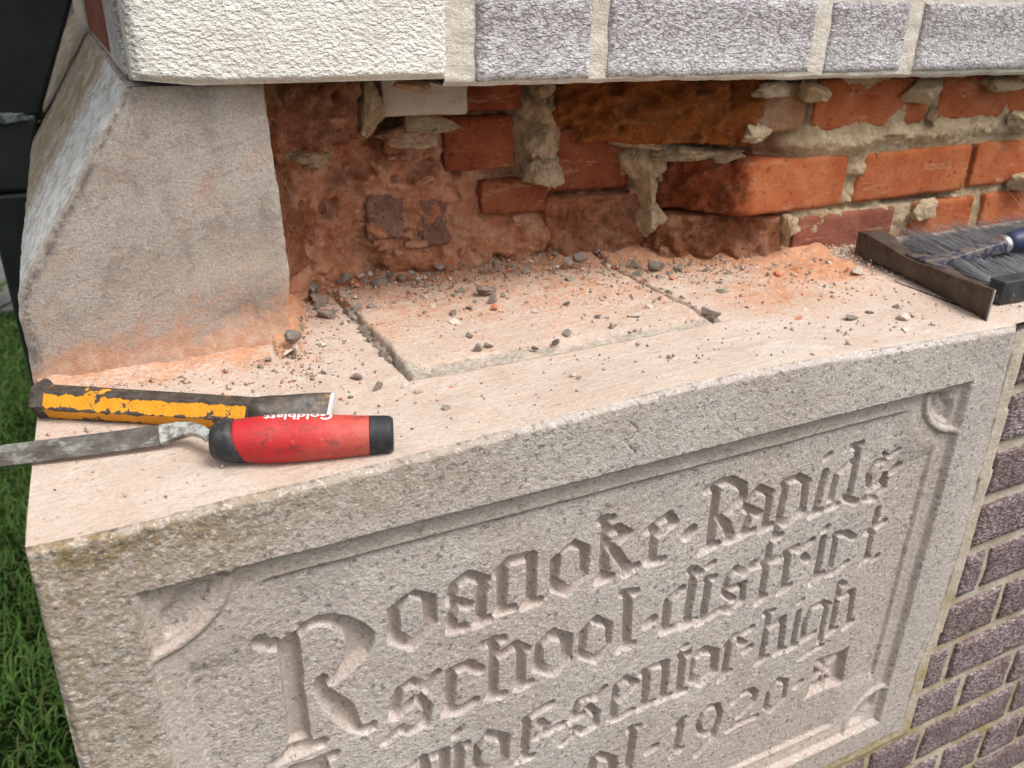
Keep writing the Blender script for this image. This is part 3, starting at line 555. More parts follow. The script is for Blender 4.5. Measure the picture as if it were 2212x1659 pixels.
# top of the stone
dust_x = np.array([-.05, .05, .15, .22, .26, .30, .45, .577, .68, .76, .845, .95, 1.4])
wall_y = np.array([.254, .254, .25, .258, .40, .428, .425, .395, .378, .345, .285, .285, .285])
NLX, NLY = 420, 190
lx = np.linspace(0, 1, NLX); ly = np.linspace(0, 1, NLY) ** 0.9
LU, LY = np.meshgrid(lx, ly, indexing='ij')
front_i = np.searchsorted(u, lx).clip(0, NX - 1)
fx = np.interp(lx, u, VF.reshape(NX, NZ, 3)[:, 0, 0]); fy = np.interp(lx, u, VF.reshape(NX, NZ, 3)[:, 0, 1]); fz = np.interp(lx, u, VF.reshape(NX, NZ, 3)[:, 0, 2])
DEPTH = 0.46
TX = np.repeat(fx[:, None], NLY, 1); TY = fy[:, None] + (DEPTH - fy[:, None]) * LY
TX = TX + (LU < 0.001) * 0 + 0.006 * (1 - sm(0, 0.3, LU)) * sm(0.0, 0.25, TY)
P2 = np.stack([TX.ravel(), TY.ravel(), 0 * TX.ravel()], -1)
t = sm(0, 0.13, TY)
TZ = fz[:, None] * (1 - t) + (fbm(P2, 25, 4, 31) * 0.0016 + fbm(P2, 140, 3, 32) * 0.0005).reshape(TX.shape) * sm(0, 0.02, TY)
# arris softness in front
TZ -= 0.0016 * (1 - sm(0, 0.008, TY)) * 0
wy = np.interp(TX, dust_x, wall_y)
ddust = wy - TY
J1X, J2X, JF1, JF2 = 0.2906, 0.6371, 0.133, 0.140
wob = (fbm(P2, 35, 4, 33) * 0.003).reshape(TX.shape)
notch = np.minimum.reduce([TX - J1X + wob, J2X - TX + wob, TY - (JF1 + (TX - J1X) * 0.02) + wob])
TZ -= 0.022 * sm(0.0, 0.003, notch)
TZ += (0.013 + 0.008 * fbm(P2, 30, 3, 34).reshape(TX.shape)) * (1 - sm(-0.004, 0.045, ddust)) * (TX > 0.2)
TZ += 0.006 * (1 - sm(0, 0.03, ddust)) * (TX <= 0.2) * (1 + fbm(P2, 60, 3, 35).reshape(TX.shape))
# crumbly heap to the right of the second joint
hp = np.exp(-(((TX - 0.86) / 0.10) ** 2 + ((TY - 0.235) / 0.05) ** 2))
TZ += hp * (0.009 + 0.009 * fbm(P2, 45, 4, 36).reshape(TX.shape))
# joint slots beyond the notch
TZ = np.where(TX > fx.max() - 0.0005, np.minimum(TZ, 0.004), TZ)
dust = (0.95 - .42 * (TX < .2)) * (1 - sm(0.0, 0.06, ddust)) + 0.42 * (1 - sm(0.05, 0.20, ddust)) * sm(0.2, 0.3, TX)
dust = np.maximum(dust, 1.0 * hp) ; dust = np.maximum(dust, 0.55 * np.exp(-(((TX - 0.75) / 0.09) ** 2 + ((TY - 0.19) / 0.06) ** 2)))
dust += 0.22 * sm(0.02, 0.16, TY)
grey = 0.75 * np.exp(-((TX - J1X - .004) / 0.010) ** 2) * sm(0.11, 0.16, TY) + 0.5 * (notch > 0) + 0.45 * np.exp(-((TX - 0.40) / 0.12) ** 2 - ((TY - 0.118) / 0.012) ** 2)
rad_ = np.hypot(TX - .50, (TY + .14) * 1.3)
pale = np.exp(-((TX - .60) / .17) ** 2 - ((TY - .055) / .05) ** 2) * (0.45 + 0.55 * (np.sin(rad_ * 260) > .55)) + 0.8 * (1 - sm(0.001, 0.012, TY - fy[:, None])) * sm(.6, .75, TX)
VT = np.stack([TX, TY, TZ], -1).reshape(-1, 3)
FF = grid_faces(NX, NZ, flip=False)
# winding: face looks to -Y
FT = grid_faces(NLX, NLY)
nF = len(VF)
cs = empty('cornerstone', (W_ST / 2, 0.2, ZB), 'carved sandstone coloured cornerstone with sunk blackletter inscription under the tools', 'cornerstone')
mk('carved_face', VF, FF[:, ::-1], M['carved'], cs, attrs={'lichen': lich, 'cut': cut})
mk('top_surface', VT, FT, M['ledge'], cs, attrs={'pale': pale.ravel(), 'dust': np.clip(dust, 0, 1.2).ravel(), 'grey': np.clip(grey, 0, 1).ravel()})
# left flank, right flank, underside
L0 = VF.reshape(NX, NZ, 3)[0]; R0 = VF.reshape(NX, NZ, 3)[-1]
tl = VT.reshape(NLX, NLY, 3)[0]; tr_ = VT.reshape(NLX, NLY, 3)[-1]
def flank(front, top, sgn):
    n = 40; cols = []
    V = []; idx = np.linspace(0, len(front) - 1, 60).astype(int); k = np.linspace(0, len(top) - 1, 60).astype(int)
    g = np.zeros((60, 60, 3))
    for i in range(60):
        for j in range(60):
            f = front[idx[j]]; q = top[k[i]]
            g[i, j] = (q[0] * (1 - j / 59) + f[0] * (j / 59), q[1] + (f[1] - front[0][1]) * (1 - i / 59), q[2] + (f[2] - front[0][2]))
    W = g.reshape(-1, 3); W[:, 0] += sgn * fbm(W, 60, 3, 40) * 0.0015 * 0
    return W, grid_faces(60, 60, flip=(sgn < 0))
Wl, Fl = flank(L0, tl, -1); mk('side_face', Wl, Fl, M['carved'], cs, attrs={'lichen': np.full(len(Wl), 0.7), 'cut': np.zeros(len(Wl))})
Wr, Fr = flank(R0, tr_, 1); mk('side_face', Wr, Fr, M['carved'], cs, attrs={'lichen': np.zeros(len(Wr)), 'cut': np.zeros(len(Wr))})

# flat bedding slab let into the top, with a ragged grey edge
def slab(name, x0, x1, y0, y1, z, label, cat, seed):
    nx, ny = 190, 150
    a = np.linspace(0, 1, nx); b = np.linspace(0, 1, ny); A, B = np.meshgrid(a, b, indexing='ij')
    XX = x0 + (x1 - x0) * A; YY = y0 + (y1 - y0) * B
    q = np.stack([XX.ravel(), YY.ravel(), 0 * XX.ravel()], -1)
    w1 = (fbm(q, 28, 4, seed) * 0.004).reshape(XX.shape)
    XX = XX + w1 * ((A < .03) | (A > .97)); YY = YY + (fbm(q, 30, 4, seed + 2) * 0.005).reshape(XX.shape) * (1 - sm(0, .1, B))
    ed = np.minimum.reduce([A * (x1 - x0), (1 - A) * (x1 - x0), B * (y1 - y0)])
    ZZ = z + (fbm(q, 22, 4, seed + 1) * 0.0026 + fbm(q, 110, 3, seed + 5) * 0.0009).reshape(XX.shape)
    ZZ -= 0.016 * (1 - sm(0, 0.005, ed)) + 0.004 * (1 - sm(0.0, 0.03, B * (y1 - y0) + w1 * 3))
    wyy = np.interp(XX, dust_x, wall_y); dd = wyy - YY
    ZZ += (0.012 + 0.008 * fbm(q, 30, 3, 34).reshape(XX.shape)) * (1 - sm(-0.004, 0.045, dd))
    du = np.clip(0.9 * (1 - sm(0.0, 0.07, dd)) + 0.45 * (1 - sm(0.10, 0.34, dd)) + 0.22, 0, 1)
    gr = np.clip(0.78 * (1 - sm(0.004, 0.035, B * (y1 - y0) + w1 * 4)) + 0.6 * (1 - sm(0.0, 0.02, A * (x1 - x0))) + 0.35 * np.exp(-((XX - x1 + 0.06) / 0.05) ** 2 - ((YY - 0.19) / 0.04) ** 2), 0, 1)
    gr = gr * (1 - 0.7 * sm(0.5, 0.9, du))
    Vs = np.stack([XX, YY, ZZ], -1).reshape(-1, 3)
    return mk(name, Vs, grid_faces(nx, ny), M['ledge'], None, attrs={'dust': du.ravel() * 0.9, 'grey': gr.ravel()}, label=label, cat=cat)
slab('bedding_slab', J1X + 0.0045, J2X - 0.008, JF1 + 0.001, 0.455, 0.0035, 'flat dusty backing slab between two open joints on the ledge', 'stone slab', 51)

# ------------------------------------------------------------------ quoin stone with sloped flank
def quoin(name, y0, y1, label, first, parent=None):
    prof = np.array([[.111, .2345], [.084, .194], [.057, .153], [.030, .116], [.012, .090], [.0055, .077], [.003, .059], [.003, .026], [.002, -0.002]])
    # densify
    def dens(P, n):
        s = np.concatenate([[0], np.cumsum(np.hypot(*np.diff(P, axis=0).T))]); q = np.linspace(0, s[-1], n)
        return np.stack([np.interp(q, s, P[:, 0]), np.interp(q, s, P[:, 1])], -1)
    n = 110; left = dens(prof, n)
    right = dens(np.array([[.216, .2345], [.220, .151], [.223, .066], [.219, .03], [.2205, -0.002]]), n)
    nu = 90; A = np.linspace(0, 1, nu)
    XX = left[None, :, 0] * (1 - A[:, None]) + right[None, :, 0] * A[:, None]; ZZ = left[None, :, 1] * (1 - A[:, None]) + right[None, :, 1] * A[:, None]
    q = np.stack([XX.ravel(), 0 * XX.ravel() + y0, ZZ.ravel()], -1)
    ed = np.minimum(A[:, None] * .2, (1 - A[:, None]) * .2) + 0 * XX
    YY = y0 + (fbm(q, 16, 4, 61) * 0.0015 + fbm(q, 160, 3, 62) * 0.0005).reshape(XX.shape)
    YY += 0.004 * (1 - sm(0, 0.006, ed + (fbm(q, 60, 3, 63) * 0.003).reshape(XX.shape)))
    # spalled scoop near the foot
    sc = np.exp(-(((XX - 0.19) / 0.04) ** 2 + ((ZZ - 0.035 - 0.12 * (XX - .19)) / 0.018) ** 2))
    YY += 0.006 * sc + 0.002 * sc * fbm(q, 70, 3, 64).reshape(XX.shape)
    YY -= 0.010 * (1 - sm(0, 0.022, ZZ)) * (0.6 + 0.5 * fbm(q, 40, 4, 65).reshape(XX.shape)) * (0.4 + 0.6 * sm(0.02, 0.15, XX))
    XX = XX + (fbm(q, 75, 4, 66) * 0.0016).reshape(XX.shape) * (1 - sm(0, .02, ed))
    du = np.clip(0.95 * (1 - sm(0.002, 0.062 , ZZ - 0.10 * (XX - .05))) + 0.5 * np.exp(-((XX - .02) ** 2 + (ZZ - .052) ** 2) / 4e-5) + 0.12, 0, 1)
    Vq = np.stack([XX, YY, ZZ], -1).reshape(-1, 3)
    root = empty(name, (0.11, y0, 0.0), label, 'stone')
    if first:
        mk('cut_face', Vq, grid_faces(nu, n, flip=True), M['quoin'], root, attrs={'rim': np.exp(-((A[:, None] + 0 * XX) * .2 - .006) ** 2 / 1.6e-5).ravel(), 'dust': du.ravel(), 'lime': np.full(Vq.shape[0], -0.45), 'stain': np.zeros(Vq.shape[0])})
    else:
        mk('cut_face', Vq, grid_faces(nu, n, flip=True), M['quoin'], root, attrs={'dust': du.ravel() * 0, 'lime': np.zeros(Vq.shape[0]), 'stain': np.full(Vq.shape[0], .5)})
    # flanks
    G = Vq.reshape(nu, n, 3)
    for side, sgn, nm in ((G[0], -1, 'weathered_flank'), (G[-1], 1, 'joint_flank')):
        k = 70; T = np.linspace(0, 1, k) ** 1.5
        W = np.zeros((k, n, 3)); W[:] = side[None]; W[:, :, 1] = side[None, :, 1] * (1 - T[:, None]) + y1 * T[:, None]
        W = W.reshape(-1, 3); d_ = fbm(W, 30, 4, 67) * 0.0014 + fbm(W, 190, 3, 68) * 0.0007
        W[:, 0] += sgn * d_ * sm(y0, y0 + 0.02, W[:, 1])
        if sgn < 0:
            dl = W[:, 1] - y0
            lime = np.clip(0.72 * (1 - sm(0.16, 0.40, dl)) * sm(0.02, 0.05, W[:, 2]) * (0.8 + 0.2 * sm(0.0, 0.06, dl)), 0, 1) if first else np.zeros(len(W)); 
            stn = np.clip(sm(0.24, 0.38, dl), 0, 1) if first else np.full(len(W), 0.8)
            at_ = {'dust': np.zeros(len(W)), 'lime': lime, 'stain': stn}
        else: at_ = {'dust': np.full(len(W), .6), 'lime': np.zeros(len(W)), 'stain': np.zeros(len(W))}
        mk(nm, W, grid_faces(k, n, flip=(sgn > 0)), M['quoin'], root, attrs=at_)
    # flat top under the upper wall
    Wt = np.array([[.111, y0 + .004, .2345], [.216, y0 + .004, .2345], [.216, y1, .2345], [.111, y1, .2345]])
    mk('top_bed', Wt, [(0, 1, 2, 3)], M['quoin'], root, attrs={'dust': [0] * 4, 'lime': [0] * 4, 'stain': [0] * 4})
quoin('quoin_stone', 0.254, 0.695, 'grey buff corner stone with sloped flank and saw cut face left of the opening', True)
quoin('quoin_stone', 0.708, 1.9, 'brown stained sloped stone on the return wall behind the downspout', False)

# ------------------------------------------------------------------ upper wall
YU = 0.239
uw = empty('upper_wall', (1.2, 0.4, 0.225), 'lime streaked purple brick wall overhanging the opened ledge', 'brick wall')
def face_brick(x0, x1, z0, z1, y, parent, mat, seed, d=0.09, res=0.006, r=0.003):
    """brick with its rough face looking to -Y"""
    nx = max(8, int((x1 - x0) / res)); nz = max(6, int((z1 - z0) / res))
    xs = np.concatenate([[x0, x0], np.linspace(x0 + r, x1 - r, nx), [x1, x1]]); zs = np.concatenate([[z0, z0], np.linspace(z0 + r, z1 - r, nz), [z1, z1]])
    XX, ZZ = np.meshgrid(xs, zs, indexing='ij'); YY = np.full(XX.shape, y)
    YY[[1, -2], :] = y + r; YY[:, [1, -2]] = y + r; YY[[0, -1], :] = y + d; YY[:, [0, -1]] = y + d
    q = np.stack([XX.ravel(), 0 * XX.ravel(), ZZ.ravel()], -1)
    w = fbm(q, 55, 3, seed).reshape(XX.shape)
    XX[:2] += 0.0018 * w[:2]; XX[-2:] += 0.0018 * w[-2:]; ZZ[:, :2] += 0.0018 * w[:, :2]; ZZ[:, -2:] += 0.0018 * w[:, -2:]
    YY[2:-2, 2:-2] += (0.0012 * w)[2:-2, 2:-2]
    return mk('brick', np.stack([XX, YY, ZZ], -1).reshape(-1, 3), grid_faces(len(xs), len(zs), flip=True), mat, parent)
rows_u = [(0.2330, 0.3055, [.403, .522, None, .541, .803, None, .825, .944, None, .967, 1.205, None, 1.225, 1.34, None, 1.36, 1.60]),
          (0.318, 0.384, [.403, .64, None, .66, .78, None, .80, 1.06, None, 1.08, 1.20, None, 1.22, 1.46, None, 1.48, 1.6]),
          (0.397, 0.463, [.403, .522, None, .541, .803, None, .825, .944, None, .967, 1.205, None, 1.225, 1.34, None, 1.36, 1.60])]
sd_ = 70
for z0, z1, xs in rows_u:
    pr = [a for a in xs if a is not None]
    for a, b in zip(pr[::2], pr[1::2]):
        sd_ += 1
        dz = np.interp(a, [.4, 1.2], [0, -0.004]) if z0 < .3 else 0
        face_brick(a, b, z0 + dz, z1 + dz * .5, YU + 0.001 * math.sin(sd_ * 2.1), uw, M['brick_white'], sd_)
# mortar behind and between, with the lip left along the underside
nx, nz = 330, 60
xs = np.linspace(.3725, 1.62, nx); zs = np.linspace(0, 1, nz)
XX, TT = np.meshgrid(xs, zs, indexing='ij'); q = np.stack([XX.ravel(), 0 * XX.ravel(), TT.ravel() * .3], -1)
zlo = np.interp(xs, [.37, .55, .9, 1.6], [.2285, .2285, .2235, .2190]) + 0.0022 * fbm(np.stack([xs, 0 * xs, 0 * xs], -1), 40, 4, 81)
ZZ = zlo[:, None] + (0.475 - zlo[:, None]) * TT ** 1.6
YY = YU + 0.0035 + (fbm(q, 60, 3, 82) * 0.0016).reshape(XX.shape)
YY += 0.004 * (1 - sm(0, .004, ZZ - zlo[:, None]))
mo = np.stack([XX, YY, ZZ], -1).reshape(-1, 3)
Fm = grid_faces(nx, nz, flip=True)
under = mo.reshape(nx, nz, 3)[:, 0].copy(); under[:, 1] = 0.52; under[:, 2] += 0.004
n0 = len(mo); mo = np.concatenate([mo, under]); i = np.arange(nx - 1)
Fu = np.stack([i * nz, i + n0, i + 1 + n0, (i + 1) * nz], -1)
mk('mortar', mo, np.concatenate([Fm, Fu]), M['mortar_pale'], uw)
# building mass behind, closes the wall
b = MB(); b.box((.118, YU + .10, .2385), (1.62, .52, 2.2)); b.box((.118, .50, -1.0), (3.6, 4.0, 2.2)); b.box((1.62, YU + .006, -1.0), (3.6, .50, 2.2)); b.box((.118, YU + .004, .476), (1.62, YU + .10, 2.2))
b.done('wall_core', M['brick_purple'], uw, smooth=False)
# return side: bricks on the left flank of the upper wall
def side_brick(y0, y1, z0, z1, mat, seed):
    mb = MB().box((0.1135, y0, z0), (0.20, y1, z1)); o = mb.done('brick', mat, uw, smooth=False, attrs=None); bevel(o, .003); return o
side_brick(.292, .455, .2385, .305, M['brick_white'], 1); side_brick(.470, .70, .243, .31, M['darkred'], 2); side_brick(.292, .52, .318, .384, M['brick_white'], 3); side_brick(.715, .95, .243, .31, M['darkred'], 4)
MB().box((0.1165, .275, .2375), (0.19, 1.9, .60)).done('mortar', M['mortar_yellow'], uw, smooth=False)
# cream corner block
def cream_block():
    nx, nz = 130, 130
    x0, x1, z0, z1 = .1165, .3745, .2355, .64
    xs = np.linspace(0, 1, nx); zs = np.linspace(0, 1, nz); A, B = np.meshgrid(xs, zs, indexing='ij')
    XX = x0 + (x1 - x0) * A; ZZ = z0 + (z1 - z0) * B ** 1.8
    q = np.stack([XX.ravel(), 0 * XX.ravel(), ZZ.ravel()], -1)
    h = (fbm(q * np.array([.8, 1, 1.5]), 130, 3, 91)).reshape(XX.shape)
    ed = np.minimum.reduce([XX - x0, x1 - XX, ZZ - z0])
    YY = YU - 0.002 - 0.0004 * h * sm(0, .01, ed) + 0.006 * (1 - sm(0, 0.007, ed + (fbm(q, 50, 3, 92) * 0.002).reshape(XX.shape))) ** 1.4
    cut_ = np.hypot(XX - x0, ZZ - z0); ZZ = ZZ + 0.005 * np.clip(1 - cut_ / 0.045, 0, 1) * (XX < x0 + .045)
    Vc = np.stack([XX, YY, ZZ], -1)
    root = empty('cream_block', (.246, YU, .2355), 'large rough cream stone block at the upper left above the opening', 'stone block')
    mk('rough_face', Vc.reshape(-1, 3), grid_faces(nx, nz, flip=True), M['cream'], root, attrs={'edge': (1 - sm(0, 0.02, XX - x0)).ravel()})
    # side, underside
    def skirt(line, dirn, nm, flip):
        k = 24; T = np.linspace(0, 1, k)
        W = line[None] + T[:, None, None] * np.array(dirn)[None, None]
        W = W.reshape(-1, 3); W[:, 0] += fbm(W, 80, 3, 94) * 0.0006
        mk(nm, W, grid_faces(k, len(line), flip=flip), M['cream'], root, attrs={'edge': np.full(len(W), .6)})
    skirt(Vc[0], (0.0, .036, 0), 'side_face', False); skirt(Vc[-1], (0, .1, 0), 'side_face', True); skirt(Vc[:, 0], (0, .24, 0.0), 'underside', False)
cream_block()

# ------------------------------------------------------------------ opened inner wall
iw = empty('inner_wall', (0.8, 0.4, 0.0), 'broken orange red brick backing exposed inside the opening above the ledge', 'brick wall')
# mortar and rubble core as one rough sheet
nx, nz = 720, 170
xs = np.linspace(.20, 1.62, nx) ; zs = np.linspace(-0.02, .245, nz)
XX, ZZ = np.meshgrid(xs, zs, indexing='ij'); q = np.stack([XX.ravel(), 0 * XX.ravel(), ZZ.ravel()], -1)
core = np.interp(XX, [.20, .24, .27, .36, .56, .66, .74, .80, .845, .86, 1.7], [.345, .375, .405, .415, .422, .412, .395, .35, .305, .2905, .2905])
for (px, py, Yb, amp, sx, sz) in [
    (860, 380, .43, .030, .045, .030), (800, 340, .43, .020, .03, .02), (900, 470, .42, .012, .08, .03), (650, 470, .40, .028, .04, .09), (680, 250, .37, .05, .06, .035),
    (1140, 500, .41, .030, .035, .022), (1100, 520, .41, .012, .05, .03), (1150, 300, .43, .035, .022, .07), (1160, 380, .42, .020, .02, .02), (1395, 350, .41, .020, .014, .05), (1410, 470, .40, .018, .018, .03),
    (720, 560, .42, .012, .10, .02), (1000, 540, .42, .014, .09, .022), (1300, 290, .42, .012, .05, .01)]:
    c_ = at(px, py, Y=Yb); core = core - amp * np.exp(-((XX - c_[0]) / sx) ** 2 - ((ZZ - c_[2]) / sz) ** 2)
cav = 1 - sm(.80, .86, XX)
slot = np.exp(-((ZZ - .0605 - .002 * np.sin(XX * 31)) / .0045) ** 2) * sm(.80, .84, XX) * sm(-.25, .1, fbm(q, 11, 3, 140).reshape(XX.shape)) + np.exp(-((XX - 1.174) / .006) ** 2) * sm(.062, .07, ZZ) * (1 - sm(.118, .128, ZZ)) + np.exp(-((XX - .8605) / .006) ** 2) * sm(.165, .175, ZZ) * (1 - sm(.2, .21, ZZ)) + np.exp(-((XX - 1.068) / .006) ** 2) * sm(.19, .2, ZZ) + np.exp(-((XX - .857) / .004) ** 2) * (1 - sm(.03, .04, ZZ))
core = core + (fbm(q, 26, 4, 101) * (0.016 * cav.ravel() + 0.0062 * (1 - cav.ravel())) + np.abs(fbm(q, 60, 3, 102)) * -(0.004 + 0.007 * cav.ravel()) + fbm(q, 170, 3, 103) * 0.0016 + fbm(q, 420, 2, 106) * 0.0007).reshape(XX.shape)
core = core + .020 * np.clip(slot, 0, 1)
core = core - 0.012 * (1 - sm(0.0, 0.045, ZZ)) * cav
core = core - 0.010 * cav * sm(-.05, .35, fbm(q, 15, 4, 107).reshape(XX.shape)) + 0.016 * cav * sm(.18, .42, fbm(q, 21, 3, 108).reshape(XX.shape))
# wide tan bed pushed proud between the top two courses on the right, dripping down between two bricks
bed = np.exp(-((ZZ - .1475 + .004 * np.sin(XX * 9)) / .013) ** 2) * sm(.80, .84, XX)
core = core - 0.0095 * bed * (1 + 0.6 * fbm(q, 40, 3, 104).reshape(XX.shape))
c_ = at(1850, 370, Y=.285); core = core - 0.008 * np.exp(-((XX - c_[0]) / .018) ** 2) * sm(.098, .104, ZZ) * (ZZ < .15)
c_ = at(1945, 245, Y=.285); core = core - 0.008 * np.exp(-((XX - c_[0] - (ZZ - c_[2]) * .35) / .016) ** 2) * (ZZ > .15) * (1 - sm(.185, .205, ZZ))
top = np.exp(-((ZZ - .222) / .010) ** 2) * sm(.70, .76, XX); core = core - 0.012 * top * np.clip(0.35 + 1.3 * fbm(q, 22, 3, 105).reshape(XX.shape), 0, 1.4)
dst = np.clip(0.85 * cav + 0.5 * (1 - sm(0, .04, ZZ)) - 0.55 * np.exp(-((XX - at(1150, 300, Y=.41)[0]) / .03) ** 2) * sm(.09, .12, ZZ) - 0.7 * np.exp(-((XX - at(1395, 350, Y=.40)[0]) / .025) ** 2) - 0.3 * sm(.16, .2, ZZ), 0, 1)
xs_core, zs_core = xs, zs
mk('mortar', np.stack([XX, core, ZZ], -1).reshape(-1, 3), grid_faces(nx, nz, flip=True), M['rubble'], iw, attrs={'dust': dst.ravel()})

def prism(plan, z0, z1, rough, mat, seed, rnd=0.004, res=0.0035, name='brick', label=None, tilt=0.0, chip=0.0, rk=1.0):
    rnd = rnd * 0.6
    """brick from its plan outline (counter clockwise seen from above), every flank with its own brokenness"""
    plan = [np.array(p_, float) for p_ in plan]; n = len(plan); pts, nor, rg = [], [], []
    for i in range(n):
        a, b = plan[i], plan[(i + 1) % n]; d = b - a; L = np.hypot(*d); k = max(2, int(L / res))
        for j in range(k):
            t_ = j / k; pts.append(a + d * t_); nor.append(np.array([d[1], -d[0]]) / L); rg.append(rough[i])
    pts, nor, rg = np.array(pts), np.array(nor), np.array(rg, float); m_ = len(pts)
    kk = 5; idx = (np.arange(m_)[:, None] + np.arange(-kk, kk + 1)[None]) % m_
    nr = nor[idx].mean(1); nr /= np.linalg.norm(nr, axis=1)[:, None] + 1e-9; rgs = rg[idx].mean(1)
    cor = np.linalg.norm(nor[idx[:, 3:8]].mean(1), axis=1)
    nzz = max(5, int((z1 - z0) / res)); ts = np.linspace(0, 1, nzz)
    V = np.zeros((nzz, m_, 3))
    for r_, t_ in enumerate(ts):
        z = z0 + (z1 - z0) * t_; h = min(t_, 1 - t_) * (z1 - z0)
        q_ = np.concatenate([pts, np.full((m_, 1), z)], 1)
        off = -rnd * (1 - math.sqrt(max(0, 1 - (1 - min(1, h / rnd)) ** 2))) if h < rnd else 0
        dis = off + 0.0013 * fbm(q_, 60, 4, seed) - (1 - cor) * rnd * 0.8
        dis = dis + rk * rgs * (0.016 * fbm(q_, 28, 4, seed + 1) - 0.010 * np.abs(fbm(q_, 50, 4, seed + 2)) + .004 * fbm(q_, 130, 3, seed + 4))
        ch = np.clip(fbm(q_, 24, 3, seed + 9) - 0.15, 0, 1) * (1 - sm(0, .018, h)) * (0.010 + chip)
        V[r_, :, :2] = pts + nr * (dis - ch)[:, None]; V[r_, :, 2] = z + 0.0012 * fbm(q_, 35, 2, seed + 7) + tilt * (pts[:, 0] - pts[:, 0].mean())
    Vr = V.reshape(-1, 3); j = np.arange(m_); jn = (j + 1) % m_; Fs = []
    for r_ in range(nzz - 1): Fs.append(np.stack([r_ * m_ + j, r_ * m_ + jn, (r_ + 1) * m_ + jn, (r_ + 1) * m_ + j], -1))
    c0 = V[0].mean(0); c1 = V[-1].mean(0); nb = len(Vr)
    Vr = np.concatenate([Vr, [c0, c1]]); F_ = [tuple(x) for x in np.concatenate(Fs).tolist()]
    lastr = (nzz - 1) * m_
    for a, b in zip(j.tolist(), jn.tolist()): F_.append((b, a, nb)); F_.append((lastr + a, lastr + b, nb + 1))
    ra = np.concatenate([np.tile(rgs, nzz), [0.5, 0.5]])
    o = mk(name, Vr, F_, mat, iw, attrs={'rough': np.clip(ra, 0, 1)}, label=label)
    return o

YB = 0.285
def xz(px, py, Y=YB): p_ = at(px, py, Y=Y); return p_[0], p_[2]
def wallbrick(x0, x1, z0, z1, mat, seed, y=YB, d=.10, **k):
    return prism([(x0, y), (x1, y), (x1, y + d), (x0, y + d)], z0, z1, [0.03, 0.1, 0, 0.1], mat, seed, **k)
# second course
prism([(.775, .2835), (.938, .284), (.938, .39), (.70, .43), (.702, .385), (.735, .335)], .064, .1285, [.03, .15, 0, 1, 1, 1], M['red'], 201, label='brick with its left end broken off rough', chip=.004, rk=1.5)
prism([(.962, .286), (1.166, .282), (1.168, .39), (.952, .39), (.950, .30)], .0655, .128, [.03, .1, 0, .1, .5], M['red'], 202, tilt=.008)
wallbrick(1.182, 1.385, .068, .129, M['red'], 203)
wallbrick(1.398, 1.60, .068, .129, M['red'], 204)
# bottom course
prism([(.845, .2800), (.847, .39), (.69, .43), (.690, .372), (.72, .338), (.79, .302), (.822, .284)], -.004, .0575, [.2, 0, 1, 1, 1, 1, .5], M['dusty'], 205, label='bottom brick with a crumbled orange face', chip=.006, rk=1.5)
wallbrick(.866, 1.043, -.004, .0535, M['darkred'], 206, y=.2855, label='smooth dark red brick behind the hammer')
prism([(1.078, .286), (1.20, .285), (1.20, .39), (1.078, .39)], -.004, .055, [.05, .1, 0, .1], M['red'], 207)
wallbrick(1.225, 1.42, -.004, .055, M['red'], 208)
# top course
prism([(.775, .282), (.852, .284), (.852, .39), (.775, .39)], .162, .218, [.35, .3, 0, .2], M['palebrick'], 209, label='pale brick smeared with tan mortar', chip=.006)
prism([(.868, .287), (1.058, .283), (1.06, .39), (.866, .39)], .160, .221, [.04, .1, 0, .2], M['red'], 210, tilt=.012)
wallbrick(1.082, 1.29, .163, .223, M['red'], 211)
wallbrick(1.305, 1.50, .163, .223, M['red'], 212)
# glowing orange broken end between top course and the cavity
prism([(.782, .288), (.80, .33), (.79, .43), (.585, .455), (.565, .405), (.61, .37), (.68, .335), (.745, .297)], .148, .224, [1, 1, 0, 1, 1, 1, 1, 1], M['orange'], 213, label='broken brick end with a deep orange core', chip=.010, rk=1.9)
# backing bricks deep in the cavity
x0, z1 = xz(1190, 283, .39); x1, z0 = xz(1352, 405, .39); prism([(x0, .398), (x1, .388), (x1 + .005, .50), (x0, .50)], z0, z1, [.15, .3, 0, .3], M['shadedred'], 214, label='red backing brick with the cavity shade in its colour')
x0, z1 = xz(962, 256, .395); x1, z0 = xz(1112, 362, .395); prism([(x0, .398), (x1, .394), (x1, .50), (x0, .50)], z0, z1, [.15, .3, 0, .3], M['shadedred'], 215)
x0, z1 = xz(1008, 150, .395); x1, z0 = xz(1112, 238, .395); prism([(x0, .398), (x1 + .01, .394), (x1 + .01, .50), (x0, .50)], z0, .232, [.15, .3, 0, .3], M['shadedred'], 216)
x0, z1 = xz(1040, 395, .395); x1, z0 = xz(1175, 455, .395); prism([(x0, .396), (x1, .388), (x1, .50), (x0, .50)], z0, z1, [.2, .3, 0, .3], M['shadedred'], 217)
x0, z1 = xz(1195, 435, .375); x1, z0 = xz(1388, 560, .375); prism([(x0, .392), (x0 + .03, .378), (x1, .372), (x1 + .01, .48), (x0, .48)], -.004, z1, [.8, .8, .5, 0, .5], M['dusty'], 218, label='dusty orange brick end at the cavity floor', chip=.006, rk=1.7)
x0, z1 = xz(788, 418, .395); x1, z0 = xz(872, 512, .395); prism([(x0, .392), (x1, .390), (x1, .50), (x0, .50)], z0, z1, [.5, .6, 0, .4], M['purplebrick'], 219, label='purple grey brick end low in the cavity')
x0, z1 = xz(905, 425, .395); x1, z0 = xz(968, 525, .395); prism([(x0, .390), (x1, .388), (x1, .50), (x0, .50)], z0, z1, [.6, .6, 0, .4], M['purplebrick'], 220)
